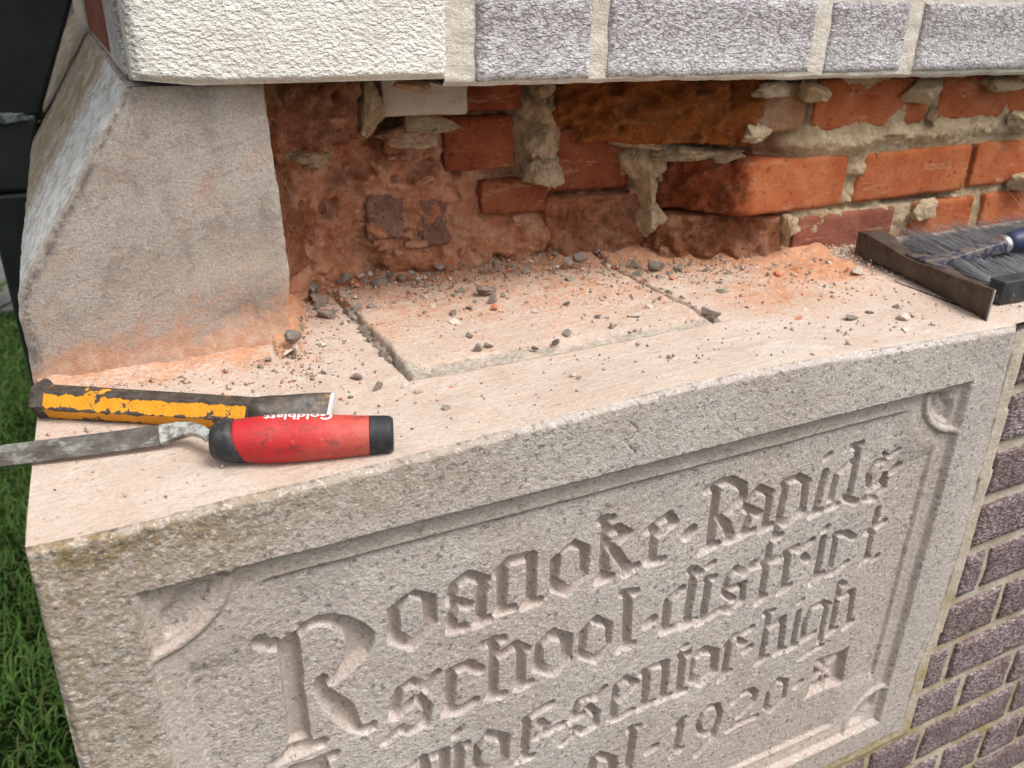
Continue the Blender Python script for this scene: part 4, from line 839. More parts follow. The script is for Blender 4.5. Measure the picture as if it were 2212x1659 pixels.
# left jamb of the cavity
prism([(.219, .335), (.262, .362), (.296, .398), (.285, .47), (.215, .47)], -.004, .152, [.8, .8, .8, 0, 0], M['dusty'], 221, label='tall broken brick mass against the corner stone', res=.004)
prism([(.222, .300), (.275, .298), (.318, .318), (.335, .36), (.325, .47), (.22, .47)], .170, .233, [1, 1, 1, .8, 0, 0], M['dusty'], 222, label='hollowed broken brick hanging under the cream block', chip=.012, rk=1.9)
x0, z1 = xz(822, 150, .345); x1, z0 = xz(1010, 246, .345); prism([(x0, .348), (x1, .342), (x1, .45), (x0, .45)], z0, .2335, [.06, .2, 0, .4], M['creambrick'], 223, label='small cream brick in the top course of the cavity')
# lumps of mortar and rubble
lumps = [(800, 240, .35, (.013, .02, .03), 'rubble', 0.3), (915, 266, .375, (.040, .045, .014), 'rubble', 0.3), (860, 292, .385, (.030, .04, .013), 'rubble', .45),
         (640, 335, .385, (.035, .03, .013), 'rubble', .4), (815, 345, .42, (.030, .03, .026), 'rubble', .8), (915, 380, .425, (.05, .026, .022), 'rubble', .9),
         (1155, 225, .405, (.022, .03, .024), 'rubble', .1), (1150, 300, .41, (.018, .03, .026), 'rubble', .1), (1160, 375, .405, (.022, .03, .022), 'rubble', .2), (1165, 190, .39, (.016, .02, .012), 'rubble', .1),
         (1120, 505, .41, (.032, .025, .020), 'rubble', .9),
         (1385, 330, .375, (.022, .03, .030), 'rubble', .05), (1395, 395, .375, (.017, .03, .03), 'rubble', .05), (1405, 460, .37, (.015, .025, .026), 'rubble', .15), (1375, 300, .375, (.03, .03, .012), 'rubble', .05), (1435, 555, .355, (.014, .016, .016), 'rubble', .9),
         (1700, 490, .280, (.012, .012, .014), 'rubble', .0), (1990, 455, .284, (.02, .012, .02), 'rubble', 0), (2205, 395, .278, (.03, .015, .014), 'rubble', 0), (2205, 265, .278, (.05, .014, .014), 'rubble', 0),
         (1640, 285, .277, (.022, .010, .010), 'rubble', .0), (2015, 250, .282, (.008, .01, .012), 'rubble', 0), (1985, 195, .275, (.022, .014, .016), 'rubble', 0),
         (1760, 195, .272, (.018, .012, .012), 'rubble', 0), (1680, 190, .272, (.03, .012, .009), 'rubble', 0), (2160, 180, .272, (.035, .012, .009), 'rubble', 0), 
         (745, 600, .40, (.02, .02, .012), 'rubble', 1), (690, 260, .335, (.02, .02, .02), 'rubble', .8), (890, 186, .30, (.014, .02, .006), 'rubble', .4), (1270, 268, .41, (.035, .03, .010), 'rubble', .15), (1480, 322, .36, (.045, .04, .010), 'rubble', .1), (1560, 338, .325, (.03, .035, .008), 'rubble', .1)]
for k, (px, py, Y, r, mt, du) in enumerate(lumps):
    V_, F_ = lump(at(px, py, Y=Y), r, 300 + k, 5, 0.34, 1.6, cuts=6, box=0.62)
    mk('mortar_lump', V_, F_, M[mt], iw, attrs={'dust': np.full(len(V_), du)})

# small broken pieces bedded in the cavity walls
rq_ = np.random.default_rng(77)
for k in range(90):
    px, py = rq_.uniform(600, 1420), rq_.uniform(215, 590)
    p_ = at(px, py, Y=.43); iy = int(np.clip(np.searchsorted(xs_core, p_[0]), 0, len(xs_core) - 1)); iz = int(np.clip(np.searchsorted(zs_core, p_[2]), 0, len(zs_core) - 1))
    yc = core[iy, iz]; c_ = at(px, py, Y=yc)
    sz = float(np.clip(rq_.lognormal(-5.3, .4), .003, .010))
    V_, F_ = lump(c_, (sz * rq_.uniform(.9, 1.6), sz, sz * rq_.uniform(.6, 1.1)), 600 + k, 2, 0.3, 1.3, cuts=6, box=.6)
    mk('rubble_piece', V_, F_, M['rubble'], iw, smooth=False, attrs={'dust': np.full(len(V_), float(rq_.choice([1.0, .95, .9, .8])))})

# ------------------------------------------------------------------ lower brick wall beside and below the cornerstone
lw = empty('lower_wall', (1.1, 0.05, GZ), 'purple textured brick wall with yellow stained joints right of the cornerstone', 'brick wall')
beds = [-.005 + .0735, -.005, -.079, -.152, -.225, -.298, -.372, -.447, -.520, -.592, -.666, -.740, -.814]
perps = [[.98, 1.2], [1.04, 1.25], [1.10, 1.31], [1.19], [1.09, 1.30], [1.007, 1.217], [1.067, 1.277], [.995, 1.2], [1.045, 1.149, 1.36], [.77, .882, .986, 1.183], [.64, .84, 1.048, 1.143, 1.233], [.72, .93, 1.14], []]
YLW = 0.002
for r_ in range(1, len(beds) - 1):
    zt, zb = beds[r_] - .0072, beds[r_ + 1] + .0072
    xlo = .945 if zt > -.57 else .42
    ps = [xlo] + [p_ - .017 for p_ in perps[r_] if p_ - .017 > xlo + .03] + [1.45]
    for a, b_ in zip(ps[:-1], ps[1:]):
        # the cornerstone leans a little, the joint beside it follows
        x0 = a + .0068 if a != xlo or xlo < .9 else float(right_x(np.array((zt + zb) / 2))) + .024
        face_brick(x0, b_ - .0068, zb, zt, YLW + .0012 * math.sin(sd_ * 1.7), lw, M['brick_purple'], sd_, d=.06); sd_ += 1
nx, nz = 260, 330
xs = np.linspace(.40, 1.46, nx); zs = np.linspace(-.95, -.004, nz); XX, ZZ = np.meshgrid(xs, zs, indexing='ij'); q = np.stack([XX.ravel(), 0 * XX.ravel(), ZZ.ravel()], -1)
YY = YLW + .0042 + (fbm(q, 60, 3, 110) * .0015).reshape(XX.shape)
rx = right_x(ZZ); nearst = (XX < rx + .021) & (ZZ > -.60); YY = np.where(nearst & (ZZ > -.585), YLW - .0005 + .0012 * fbm(q, 50, 3, 111).reshape(XX.shape), YY)
YY = np.where((XX < rx - .004) & (ZZ > -.562), .06, YY)
mo = np.stack([XX, YY, ZZ], -1).reshape(-1, 3); Fm = grid_faces(nx, nz, flip=True)
mk('mortar', mo, Fm, M['mortar_yellow'], lw)
# mortar bedding on top of the lower wall, right of the cornerstone, carries the brush
nx, ny = 120, 70
xs = np.linspace(.921, 1.62, nx); ys = np.linspace(.013, .31, ny); XX, YY = np.meshgrid(xs, ys, indexing='ij'); q = np.stack([XX.ravel(), YY.ravel(), 0 * XX.ravel()], -1)
ZZ = (-.001 + fbm(q, 30, 4, 115) * .0016).reshape(XX.shape) + .010 * sm(.24, .29, YY)
mk('mortar_bed', np.stack([XX, YY, ZZ], -1).reshape(-1, 3), grid_faces(nx, ny), M['ledge'], lw, attrs={'dust': (.25 * sm(.1, .25, YY)).ravel(), 'grey': np.full(XX.size, .1)})
b = MB(); b.box((.405, .065, GZ), (1.62, .50, -.575)); b.box((.93, .03, -.58), (1.62, .50, -.010)); b.box((1.45, .016, GZ), (3.6, .5, -.002)); b.done('wall_core', M['brick_purple'], lw, smooth=False)
b = MB(); b.box((.004, .012, GZ), (.405, .5, -.5665)); b.box((.004, .5, GZ), (.118, 1.9, -.003)); b.done('wall_base', M['brick_purple'], lw, smooth=False)

# ------------------------------------------------------------------ downspout
ds = empty('downspout', (-.03, 1.04, GZ), 'black square downspout kinked round the sloped stone at the left edge', 'downspout')
def quadpipe(pts, name):     # pts: list of (xl, xr, z)
    rings = [[(a, 1.0, z), (b_, 1.0, z), (b_, 1.085, z), (a, 1.085, z)] for a, b_, z in pts]
    o = MB().loft(rings).done(name, M['pipe'], ds, smooth=False); bevel(o, .006, 2); return o
quadpipe([(-.020, .112, .60), (-.020, .112, .305)], 'upper_pipe')
quadpipe([(-.022, .108, .300), (-.085, .027, .122)], 'offset_elbow')
quadpipe([(-.083, .0245, .1185), (-.082, .010, .075), (-.067, -.002, .012)], 'lower_elbow')
quadpipe([(-.069, -.003, .010), (-.067, -.003, GZ)], 'lower_pipe')
for zc, xa, xb, h in ((.121, -.088, .029, .006), (.302, -.026, .113, .005)):
    V_, F_ = lump((0, 0, 0), (1, 1, 1), 5, 4, 0.18, 5.0); V_ = np.clip(V_, -.9, .9)
    V_ = V_ * np.array([(xb - xa) / 1.75, .054, h * 2.1]) + np.array([(xa + xb) / 2, 1.041, zc]); mk('seam_sealant', V_, F_, M['sealant'], ds)

# ------------------------------------------------------------------ cold chisel
def P3(px, py, z): return at(px, py, Z=z)
ch = empty('cold_chisel', (.11, .14, 0), 'yellow painted cold chisel with chipped paint lying across the ledge', 'chisel')
A0 = at(112, 867, Z=.0125); A1 = at(550, 893, Z=.0125)
t_, s_, u_ = frame(A0, A1)
def hexring(p_, r, rot=0.0, n=6, k=5):
    out = []
    for i in range(n):
        a0 = rot + 2 * math.pi * i / n; a1 = rot + 2 * math.pi * (i + 1) / n
        for j in range(k):
            w = j / k; out.append(p_ + r * ((math.cos(a0) * (1 - w) + math.cos(a1) * w) * s_ + (math.sin(a0) * (1 - w) + math.sin(a1) * w) * u_))
    return out
R0 = 0.0132; Lc = np.linalg.norm(A1 - A0)
bar = []; paint = []
for w in np.linspace(0, 1, 90):
    bar.append(hexring(A0 + t_ * Lc * w + np.array([0, 0, 0.0]), R0 * (1 - 0.05 * w)))
V_ = np.array(bar); n = V_.shape[1]
ang = np.array([2 * math.pi * i / n for i in range(n)]); facet = np.arange(n) % 5
W_ = np.repeat(np.linspace(0, 1, 90)[:, None], n, 1)
toward = np.cos(ang - math.radians(0))       # +s_ looks to the camera side
pa = 0.62 - 0.30 * (np.minimum(facet, 5 - facet) < 0.6)[None] + 0 * W_
topf = (np.sin(ang) > .8)[None] & (W_ > 0) ; pa = np.where(topf, 0.44 - 0.4 * sm(.25, .45, W_) - .3 * (1 - sm(.05, .2, W_)), pa)
pa = pa * (1 - sm(.97, 1.0, W_ + 0.06 * np.sin(ang)[None] * 0))
rings = [r for r in V_]
mbt = MB().loft(rings); mbt.done('shank', M['chisel'], ch, smooth=False, attrs={'paint': pa.ravel(), 'bright': np.zeros(pa.size)})
# mushroomed head
mb = MB(); hr = []
for d_, r in ((-.011, .0112), (-.0105, .0136), (-.008, .0156), (-.005, .0156), (-.002, .0142), (.0, .0128)):
    hr.append(hexring(A0 + t_ * d_ + np.array([0, 0, .0022 if r > .0135 else .001]), r))
o = mb.loft(hr).done('struck_head', M['chisel'], ch, smooth=False, attrs={'paint': np.zeros(6 * n), 'bright': np.zeros(6 * n)})
# forged blade flaring to the cutting edge
E0 = np.array([.2165, .1120, .0085]); tb = t_
bl = []; brt = []
prof = [(0.0, .0126, .0126), (.010, .0118, .0124), (.022, .0090, .0122), (.034, .0066, .0132), (.046, .0046, .0142), (.0572, .0028, .0148), (.0578, .0026, .0148), (.0605, .0012, .0150)]
aim = (at(718, 886, Z=.006) - A1); AL = np.linalg.norm(aim); aim /= np.linalg.norm(aim)
rot = math.radians(38)
for d_, hh, ww in prof:
    c_ = A1 + aim * (d_ / .0605 * AL); k_ = min(1, d_ / .03); ring = []
    for i in range(n):
        a = ang[i]; ca, sa = math.cos(a), math.sin(a)
        # from round to flat rectangle
        f_ = max(abs(ca), abs(sa)); sq = (ca / f_, sa / f_); x_ = ww * (ca * (1 - k_) + sq[0] * k_); y_ = hh * (sa * (1 - k_) + sq[1] * k_)
        cr_, sr_ = math.cos(-rot * k_), math.sin(-rot * k_); ring.append(c_ + s_ * (x_ * cr_ - y_ * sr_) + u_ * (x_ * sr_ + y_ * cr_))
    bl.append(ring); brt += [0.8 if d_ > .0575 else 0.0] * n
MB().loft(bl).done('blade', M['chisel'], ch, smooth=True, attrs={'paint': np.zeros(len(brt)), 'bright': brt})

# ------------------------------------------------------------------ pointing trowel with red handle
tw = empty('tuck_pointer', (.17, .04, 0), 'narrow steel pointing trowel with scuffed red handle near the ledge edge', 'trowel')
B0 = np.array([.121, .0585, .0175]); B1 = np.array([.2385, .0205, .0158])
tt, ss, uu = frame(B0, B1); LB = np.linalg.norm(B1 - B0)
prof = [(0.0, .0105), (.004, .0140), (.012, .0150), (.018, .0156), (.032, .0168), (.048, .0172), (.065, .0168), (.085, .0156), (.106, .0141), (.108, .0139), (.118, .0136), (.1215, .0131), (.1235, .0112)]
def ring(c_, r, n=40, squash=1.0): return [c_ + r * (math.cos(2 * math.pi * i / n) * ss + squash * math.sin(2 * math.pi * i / n) * uu) for i in range(n)]
def span(lo, hi, k=24):
    xs_ = np.linspace(lo, hi, k); pr = np.array(prof); rr_ = np.interp(xs_, pr[:, 0], pr[:, 1])
    return [(x_, r_) for x_, r_ in zip(xs_, rr_)]
def hand(lst, nm, mt, skew=0.0):
    rg_ = []
    for x_, r_ in lst:
        R_ = ring(B0 + tt * x_, r_); rg_.append(R_)
    return MB().loft(rg_).done(nm, mt, tw)
grip_o = hand([(x_, r_) for x_, r_ in span(.0125, .1075, 50)], 'red_grip', M['redgrip'])
hand([(x_, r_ + .0002) for x_, r_ in span(.1065, .1235, 18)], 'end_cap', M['blackrubber'])
# ferrule, cut on the skew and bulging towards the tang
rg_ = []
for x_, r_ in ((-.004, .005), (-.0032, .0095), (-.001, .0120), (.004, .0141), (.010, .0151), (.0165, .0157)):
    R_ = np.array(ring(B0 + tt * x_, r_ + .0003)); ph = (R_ - (B0 + tt * x_)) @ uu / r_; R_ = R_ + np.outer(ph * -.003 * (x_ > .001) * (1 + (x_ > .012)), tt); rg_.append(R_)
MB().loft(rg_).done('ferrule', M['blackrubber'], tw)
# tang and long strip blade
def strip(pts, nm, mt, w, th, up):
    rr_ = []
    for i, p_ in enumerate(pts):
        p_ = np.array(p_, float); a = np.array(pts[max(0, i - 1)], float); b_ = np.array(pts[min(len(pts) - 1, i + 1)], float)
        T_ = (b_ - a) / np.linalg.norm(b_ - a); N_ = np.array(up, float); N_ -= (N_ @ T_) * T_; N_ /= np.linalg.norm(N_); C_ = np.cross(T_, N_)
        ww = w[i] / 2 if hasattr(w, '__len__') else w / 2
        rr_.append([p_ + C_ * ww - N_ * th / 2, p_ + C_ * ww + N_ * th / 2, p_ - C_ * ww + N_ * th / 2, p_ - C_ * ww - N_ * th / 2])
    o = MB().loft(rr_).done(nm, mt, tw, smooth=False); bevel(o, .0005, 1); return o
upv = (-.15, -.8, .62)
strip([(-.105, .128, .0085), (-.06, .121, .0085), (0.0, .1125, .0085), (.05, .1045, .009), (.088, .0985, .0100)], 'strip_blade', M['strip'], .0155, .0028, upv)
strip([(.087, .0987, .0102), (.100, .0955, .0125), (.109, .0890, .0150), (.1145, .079, .0165), (.1175, .068, .0172)], 'tang', M['tangwhite'], [.0150, .0125, .0095, .008, .007], .0055, (-.15, -.6, .8))
# printed name on the grip, read from the far side
cu = bpy.data.curves.new('lettering', 'FONT'); cu.body = 'Goldblatt'; cu.size = .0135; cu.align_x = 'CENTER'; cu.align_y = 'CENTER'; cu.offset = .0002
to = bpy.data.objects.new('lettering_src', cu); COL.objects.link(to); bpy.context.view_layer.update()
dg = bpy.context.evaluated_depsgraph_get(); tm = bpy.data.meshes.new_from_object(to.evaluated_get(dg)); bpy.data.objects.remove(to)
bm = bmesh.new(); bm.from_mesh(tm); bmesh.ops.triangulate(bm, faces=bm.faces)
for _ in range(3):
    le = [e_ for e_ in bm.edges if e_.calc_length() > .0014]
    if le: bmesh.ops.subdivide_edges(bm, edges=le, cuts=1); bmesh.ops.triangulate(bm, faces=bm.faces)
TV = np.array([v_.co[:] for v_ in bm.verts]); TF = [tuple(v_.index for v_ in f_.verts) for f_ in bm.faces]; bm.free()
pr = np.array(prof); xc = .0575
xl = xc - TV[:, 0] * .92; rr_ = np.interp(xl, pr[:, 0], pr[:, 1]) + .00025
a0 = math.radians(112); th = a0 - TV[:, 1] / rr_ * -1.0
th = math.radians(96) - (TV[:, 1]) / rr_
# camera side is +ss (angle 0); text tops point to the camera
PV = B0 + np.outer(xl, tt) + rr_[:, None] * (np.cos(th)[:, None] * ss + np.sin(th)[:, None] * uu)
mk('lettering', PV, [f_[::-1] for f_ in TF], M['print'], grip_o)

# ------------------------------------------------------------------ brick hammer
hm = empty('brick_hammer', (.93, .14, 0), 'rusty steel brick hammer with blue handle resting on the brush', 'hammer')
# head: outline in plan, swept in height
tA = np.array([.953, .262]); tB = np.array([.893, .0235])
hd = (tB - tA); HL = np.linalg.norm(hd); hd /= HL; hside = np.array([-hd[1], hd[0]])    # to +X
rings = []; brt = []
for w, th_, z0, z1 in ((0, .033, .006, .034), (.02, .0345, .0045, .0345), (.09, .033, .004, .034), (.16, .0275, .004, .032), (.26, .0215, .0045, .029), (.36, .0215, .0045, .0255), (.46, .0275, .0045, .0250), (.54, .0275, .004, .0275), (.62, .0200, .0035, .028), (.72, .0140, .003, .0295), (.82, .0100, .002, .032), (.92, .0060, .001, .0345), (.985, .0030, .0005, .0365), (1.0, .0012, .0006, .0365)):
    c2_ = tA + hd * HL * w; bow = .009 * math.sin(math.pi * w)     # slight bow of the head
    o0 = c2_ - hside * bow * -1; o1 = o0 + hside * th_
    zs_ = 0.0
    rings.append([(o0[0], o0[1], z0), (o1[0], o1[1], z0), (o1[0], o1[1], z1), (o0[0], o0[1], z1)]); brt += [0.9 if w > .99 else 0.0] * 4
o = MB().loft(rings).done('head', M['hammer'], hm, smooth=True, attrs={'bright': brt}); bevel(o, .0022, 2, 40)
H0 = np.array([.940, .146, .0205]); H1 = np.array([1.052, .131, .0405])
th_, hs_, hu_ = frame(H0, H1)
def hring(p_, w, h, n=4): 
    return [p_ + hs_ * w * a - hu_ * 0 + hu_ * h * b_ for a, b_ in ((1, -1), (1, 1), (-1, 1), (-1, -1))]
nk = []
for d_, w, h in ((0.0, .034, .0085), (.010, .021, .0085), (.020, .0125, .0075), (.032, .0092, .0068), (.06, .0085, .0066), (.09, .0088, .0068), (.113, .0105, .0075)):
    nk.append(hring(H0 + th_ * d_, w, h))
o = MB().loft(nk).done('neck', M['bluepaint'], hm, smooth=True); bevel(o, .0018, 2, 40)
fr = []
HE = H0 + th_ * .111
for d_, r in ((0, .0095), (.002, .0118), (.006, .0125), (.008, .0120)): fr.append([HE + th_ * d_ + r * (math.cos(a) * hs_ + math.sin(a) * hu_ * .9) for a in np.linspace(0, 2 * math.pi, 25)[:-1]])
MB().loft(fr).done('collar', M['ferrule'], hm)
fr = []
for d_, r in ((.008, .0118), (.02, .0130), (.06, .0155), (.11, .0148), (.15, .0158), (.165, .0150), (.17, .011)): fr.append([HE + th_ * d_ + r * (math.cos(a) * hs_ + math.sin(a) * hu_ * .9) for a in np.linspace(0, 2 * math.pi, 25)[:-1]])
MB().loft(fr).done('grip', M['bluegrip'], hm)

# ------------------------------------------------------------------ bench brush
br = empty('bench_brush', (1.10, .14, 0), 'black bench brush with dusty grey bristles under the hammer handle', 'brush')
def boxring(x, y0, y1, z0, z1): return [(x, y0, z0), (x, y1, z0), (x, y1, z1), (x, y0, z1)]
K0 = at(2095, 655, Z=.002); KX = K0[0]
BRX0, BRX1 = .957, 1.34
def ky(x): return .056 - .03 * (x - BRX0)
rg_ = []
for w, k_ in ((0, .7), (.004, 1), (.5, 1), (.996, 1), (1, .7)):
    x_ = BRX0 + (BRX1 - BRX0) * w; yy = ky(x_); rg_.append(boxring(x_, yy - .001 * k_, yy + .019 * k_, .0140 - .0135 * k_, .0140 + .0135 * k_))
o = MB().loft(rg_).done('block', M['block'], br, smooth=True); bevel(o, .005, 3, 40)
# bristles: fine tapering fibres that lean from the block up and back to the wall
r = np.random.default_rng(3); n = 26000
x0_ = r.uniform(BRX0 - .002, BRX1 - .01, n); root = np.stack([x0_, ky(x0_) + r.uniform(.015, .019, n), r.uniform(.004, .024, n)], -1)
L_ = r.uniform(.14, .195, n) ; clump = fbm(np.stack([x0_ * 120, root[:, 2] * 60, 0 * x0_], -1), 1.0, 2, 5)
dirn = np.stack([0.25 + .12 * clump + r.normal(0, .05, n), np.full(n, .90) , .02 + r.normal(0, .05, n)], -1); dirn /= np.linalg.norm(dirn, axis=1)[:, None]
stray = r.uniform(size=n) < .003; dirn[stray] += r.normal(0, .18, (stray.sum(), 3))
segs = 4; Vb = np.zeros((n, segs, 3, 3)); 
for s in range(segs):
    w = s / (segs - 1); c_ = root + dirn * (L_ * w)[:, None]; c_[:, 2] -= .014 * w * w * (1 - stray); c_ += np.stack([clump * .006 * w * w, 0 * w * clump, .004 * np.sin(clump * 9) * w], -1)
    c_[:, 2] = np.maximum(c_[:, 2], .0015 + .0 * w); c_[:, 1] = np.minimum(c_[:, 1], .280 - .01 * r.uniform(size=n) * (s == segs - 1))
    rad = .00045 * (1 - .6 * w)
    for a in range(3):
        Vb[:, s, a] = c_ + rad * np.array([math.cos(a * 2.094), .2 * math.sin(a * 2.094), math.sin(a * 2.094)])
Vb = Vb.reshape(-1, 3); base = np.arange(n)[:, None] * segs * 3; Fb = []
for s in range(segs - 1):
    for a in range(3):
        Fb.append(np.stack([base[:, 0] + s * 3 + a, base[:, 0] + s * 3 + (a + 1) % 3, base[:, 0] + (s + 1) * 3 + (a + 1) % 3, base[:, 0] + (s + 1) * 3 + a], -1))
tone = np.repeat(np.clip(r.beta(1.4, 1.8, n) + .45 * clump, 0, 1), segs * 3)
mk('bristles', Vb, np.concatenate(Fb), M['bristle'], br, attrs={'tone': tone}, kind='stuff')

# ------------------------------------------------------------------ rubble on the ledge
protos = {}
def chip_mesh(seed, sub=2):
    V_, F_ = lump((0, 0, 0), (1.15, .95, 1), seed, 2, .22, 1.1, cuts=0)
    rq = np.random.default_rng(seed)
    for _ in range(9):
        d_ = rq.normal(size=3); d_ /= np.linalg.norm(d_); h_ = rq.uniform(.22, .62); k_ = V_ @ d_; q_ = k_ > h_; V_[q_] -= np.outer(k_[q_] - h_, d_)
    V_ = V_ * 1.35
    me = bpy.data.meshes.new('chip'); me.from_pydata(V_.tolist(), [], F_); me.update(); return me
base_meshes = [chip_mesh(900 + k) for k in range(10)]
mesh_by = {}
for mt in ('chip_grey', 'chip_pale', 'chip_red'):
    L_ = []
    for bmesh_ in base_meshes: me = bmesh_.copy(); me.materials.append(M[mt]); L_.append(me)
    mesh_by[mt] = L_
def top_z(x, y):
    z = float(edge_z(np.array(x))) * float(1 - sm(0, .13, np.array(y)))
    if J1X < x < J2X and y > JF1: z = max(z, .0035)
    dd = float(np.interp(x, dust_x, wall_y)) - y
    if x > .2: z += .010 * float(1 - sm(-.004, .045, np.array(dd)))
    z += .008 * math.exp(-(((x - .86) / .10) ** 2 + ((y - .235) / .05) ** 2))
    return z
rs = np.random.default_rng(44)
def chip(px, py, size, mt='chip_grey', flat=.6, label=None, group=None, nm='stone_chip', cat='stone chip', k=None, sunk=.25):
    p_ = at(px, py, Z=0.0); p_ = at(px, py, Z=top_z(p_[0], p_[1]))
    o = bpy.data.objects.new(nm, mesh_by[mt][int(rs.integers(10)) if k is None else k]); COL.objects.link(o)
    s = size * .40; o.scale = (s * rs.uniform(.85, 1.25), s * rs.uniform(.75, 1.05), s * flat)
    o.rotation_euler = (rs.normal(0, .25), rs.normal(0, .25), rs.uniform(0, 6.28))
    o.location = (p_[0], p_[1], p_[2] + s * flat * (1 - sunk * 1.6))
    return props(o, label or 'small grey mortar chip lying on the dusty ledge', cat, group or 'small mortar chips on the ledge')
cz = lambda x, y: ((1000 + .859 * x) / 1.8228, (900 + .859 * y) / 1.8228)
big = [(270, 290, .034, 'chip_grey', .75, 'largest grey rubble lump in the cavity corner beside the corner stone'), (775, 150, .022, 'chip_grey', 1.0, 'upright grey chip leaning on the cavity wall'), (575, 250, .026, 'chip_grey', .5, 'wide flat grey chip at the back of the slab'),
       (410, 235, .020, 'chip_grey', .6, 'dark grey chip at the left foot of the cavity wall'), (625, 225, .018, 'chip_grey', .7, 'grey chip in the row along the cavity foot'), (670, 232, .018, 'chip_grey', .6, 'dark chip right of the row at the cavity foot'), (725, 215, .017, 'chip_grey', .7, 'slanted grey chip below the upright chip'),
       (845, 185, .019, 'chip_grey', .4, 'pale grey oval flake right of the upright chip'), (320, 345, .026, 'chip_grey', .35, 'flat grey slab chip before the largest lump'), (350, 405, .022, 'chip_grey', .7, 'round grey chip left of the first joint'), (480, 375, .018, 'chip_grey', .6, 'angular grey chip right of the first joint'), (290, 370, .014, 'chip_grey', .7, None),
       (1450, 235, .021, 'chip_grey', .45, 'dark grey chip at the back right of the slab'), (1490, 160, .028, 'chip_grey', .6, 'broad grey chip against the dusty brick end'), (1430, 155, .015, 'chip_grey', .6, None), (1375, 125, .020, 'chip_grey', .35, 'thin grey flake against the cavity wall'), (1358, 145, .012, 'chip_red', .6, 'small orange brick chip at the cavity foot'),
       (1105, 180, .014, 'chip_grey', .8, None), (955, 165, .012, 'chip_grey', .6, None), (905, 165, .012, 'chip_grey', .6, None), (952, 285, .015, 'chip_grey', .7, 'grey chip standing alone left on the slab'), (1058, 300, .024, 'chip_grey', .5, 'dark triangular chip in the middle of the slab'), (1085, 345, .018, 'chip_grey', .8, 'pointed grey chip in the middle of the slab'),
       (820, 358, .010, 'chip_pale', .6, None), (595, 362, .009, 'chip_pale', .7, None), (918, 395, .014, 'chip_grey', .5, None), (985, 365, .013, 'chip_grey', .5, None), (930, 430, .014, 'chip_pale', .3, None), (1020, 560, .011, 'chip_grey', .9, None), (985, 495, .010, 'chip_grey', .6, None), (1080, 545, .010, 'chip_grey', .5, None), (1280, 548, .010, 'chip_grey', .6, None), (1385, 525, .014, 'chip_grey', .6, 'grey chip near the front edge of the slab'), (1430, 480, .013, 'chip_grey', .4, None), (1640, 455, .011, 'chip_grey', .7, None),
       (1745, 180, .024, 'chip_grey', .5, 'dark slanted chip at the head of the second joint'), (1850, 195, .022, 'chip_grey', .7, 'brownish rubble chip behind the second joint'), (1855, 230, .016, 'chip_grey', .7, None), (1945, 195, .014, 'chip_grey', 1.0, 'small upright chip right of the second joint'), (1900, 210, .012, 'chip_grey', .9, None), (2180, 205, .016, 'chip_grey', .5, 'flat grey chip before the crumbled brick'), (2160, 285, .020, 'chip_pale', .3, 'pale pink flake right of the second joint'),
       (175, 530, .024, 'chip_grey', .75, 'rounded grey lump before the corner stone foot'), (190, 560, .018, 'chip_pale', .45, 'pale broken flake under the rounded grey lump'), (150, 570, .016, 'chip_pale', .35, None), (465, 685, .013, 'chip_grey', .8, 'grey green chip left of the slab corner'), (565, 735, .014, 'chip_grey', .8, 'speckled chip before the slab corner'), (685, 728, .012, 'chip_pale', .4, None), (762, 755, .008, 'chip_pale', .7, None), (905, 730, .009, 'chip_red', .5, None), (888, 828, .012, 'chip_grey', .7, 'lone brown grey chip near the front of the ledge'), (440, 775, .007, 'chip_grey', .6, None),
       (2020, 630, .008, 'chip_grey', .8, None), (1860, 596, .006, 'chip_grey', .6, None), (2105, 400, .022, 'chip_grey', .6, 'grey mortar plug at the front end of the second joint'), (535, 210, .011, 'chip_pale', .7, None), (490, 225, .013, 'chip_pale', .6, None), (215, 465, .014, 'chip_grey', .5, None), (205, 420, .012, 'chip_grey', .5, None), (65, 605, .010, 'chip_grey', .6, None), (35, 637, .010, 'chip_grey', .6, None), (265, 690, .007, 'chip_grey', .6, None), (1810, 370, .014, 'chip_pale', .5, None), (1750, 405, .018, 'chip_pale', .35, None), (1345, 275, .012, 'chip_grey', .4, None), (1250, 190, .014, 'chip_grey', .5, None), (1265, 150, .010, 'chip_pale', .6, None), (1190, 390, .008, 'chip_pale', .5, None)]
for x_, y_, sz, mt, fl, lab in big: chip(*cz(x_, y_), sz, mt, fl, lab, None if lab is None else 'larger rubble chips on the ledge')
big2 = [(1560, 632, .019, 'chip_grey', .3, 'pale grey flat oval flake right of the second joint'), (1775, 640, .020, 'chip_pale', .3, 'curled pale paint like flake on the orange dust'), (1550, 610, .012, 'chip_pale', .5, None), (1835, 690, .017, 'chip_grey', .35, 'light grey oval pebble flake on the pale ledge'), (1945, 690, .018, 'chip_pale', .5, 'pale clump of mortar below the hammer'), (1975, 686, .012, 'chip_pale', .6, None), (1880, 678, .010, 'chip_grey', .4, None), (1935, 665, .010, 'chip_grey', .6, None), (1750, 770, .010, 'chip_grey', .4, None), (1930, 707, .009, 'chip_grey', .4, None), (1955, 714, .010, 'chip_pale', .3, None), (1725, 690, .010, 'chip_red', .5, None), (2008, 703, .008, 'chip_grey', .5, None), (1740, 672, .010, 'chip_pale', .5, None),
        (1855, 592, .018, 'chip_pale', .5, 'pale rubble piece behind the hammer head'), (1790, 572, .014, 'chip_pale', .6, None), (1750, 590, .012, 'chip_pale', .7, None), (1830, 585, .012, 'chip_red', .6, None), (1720, 585, .014, 'chip_red', .7, None), (1680, 592, .013, 'chip_red', .7, None)]
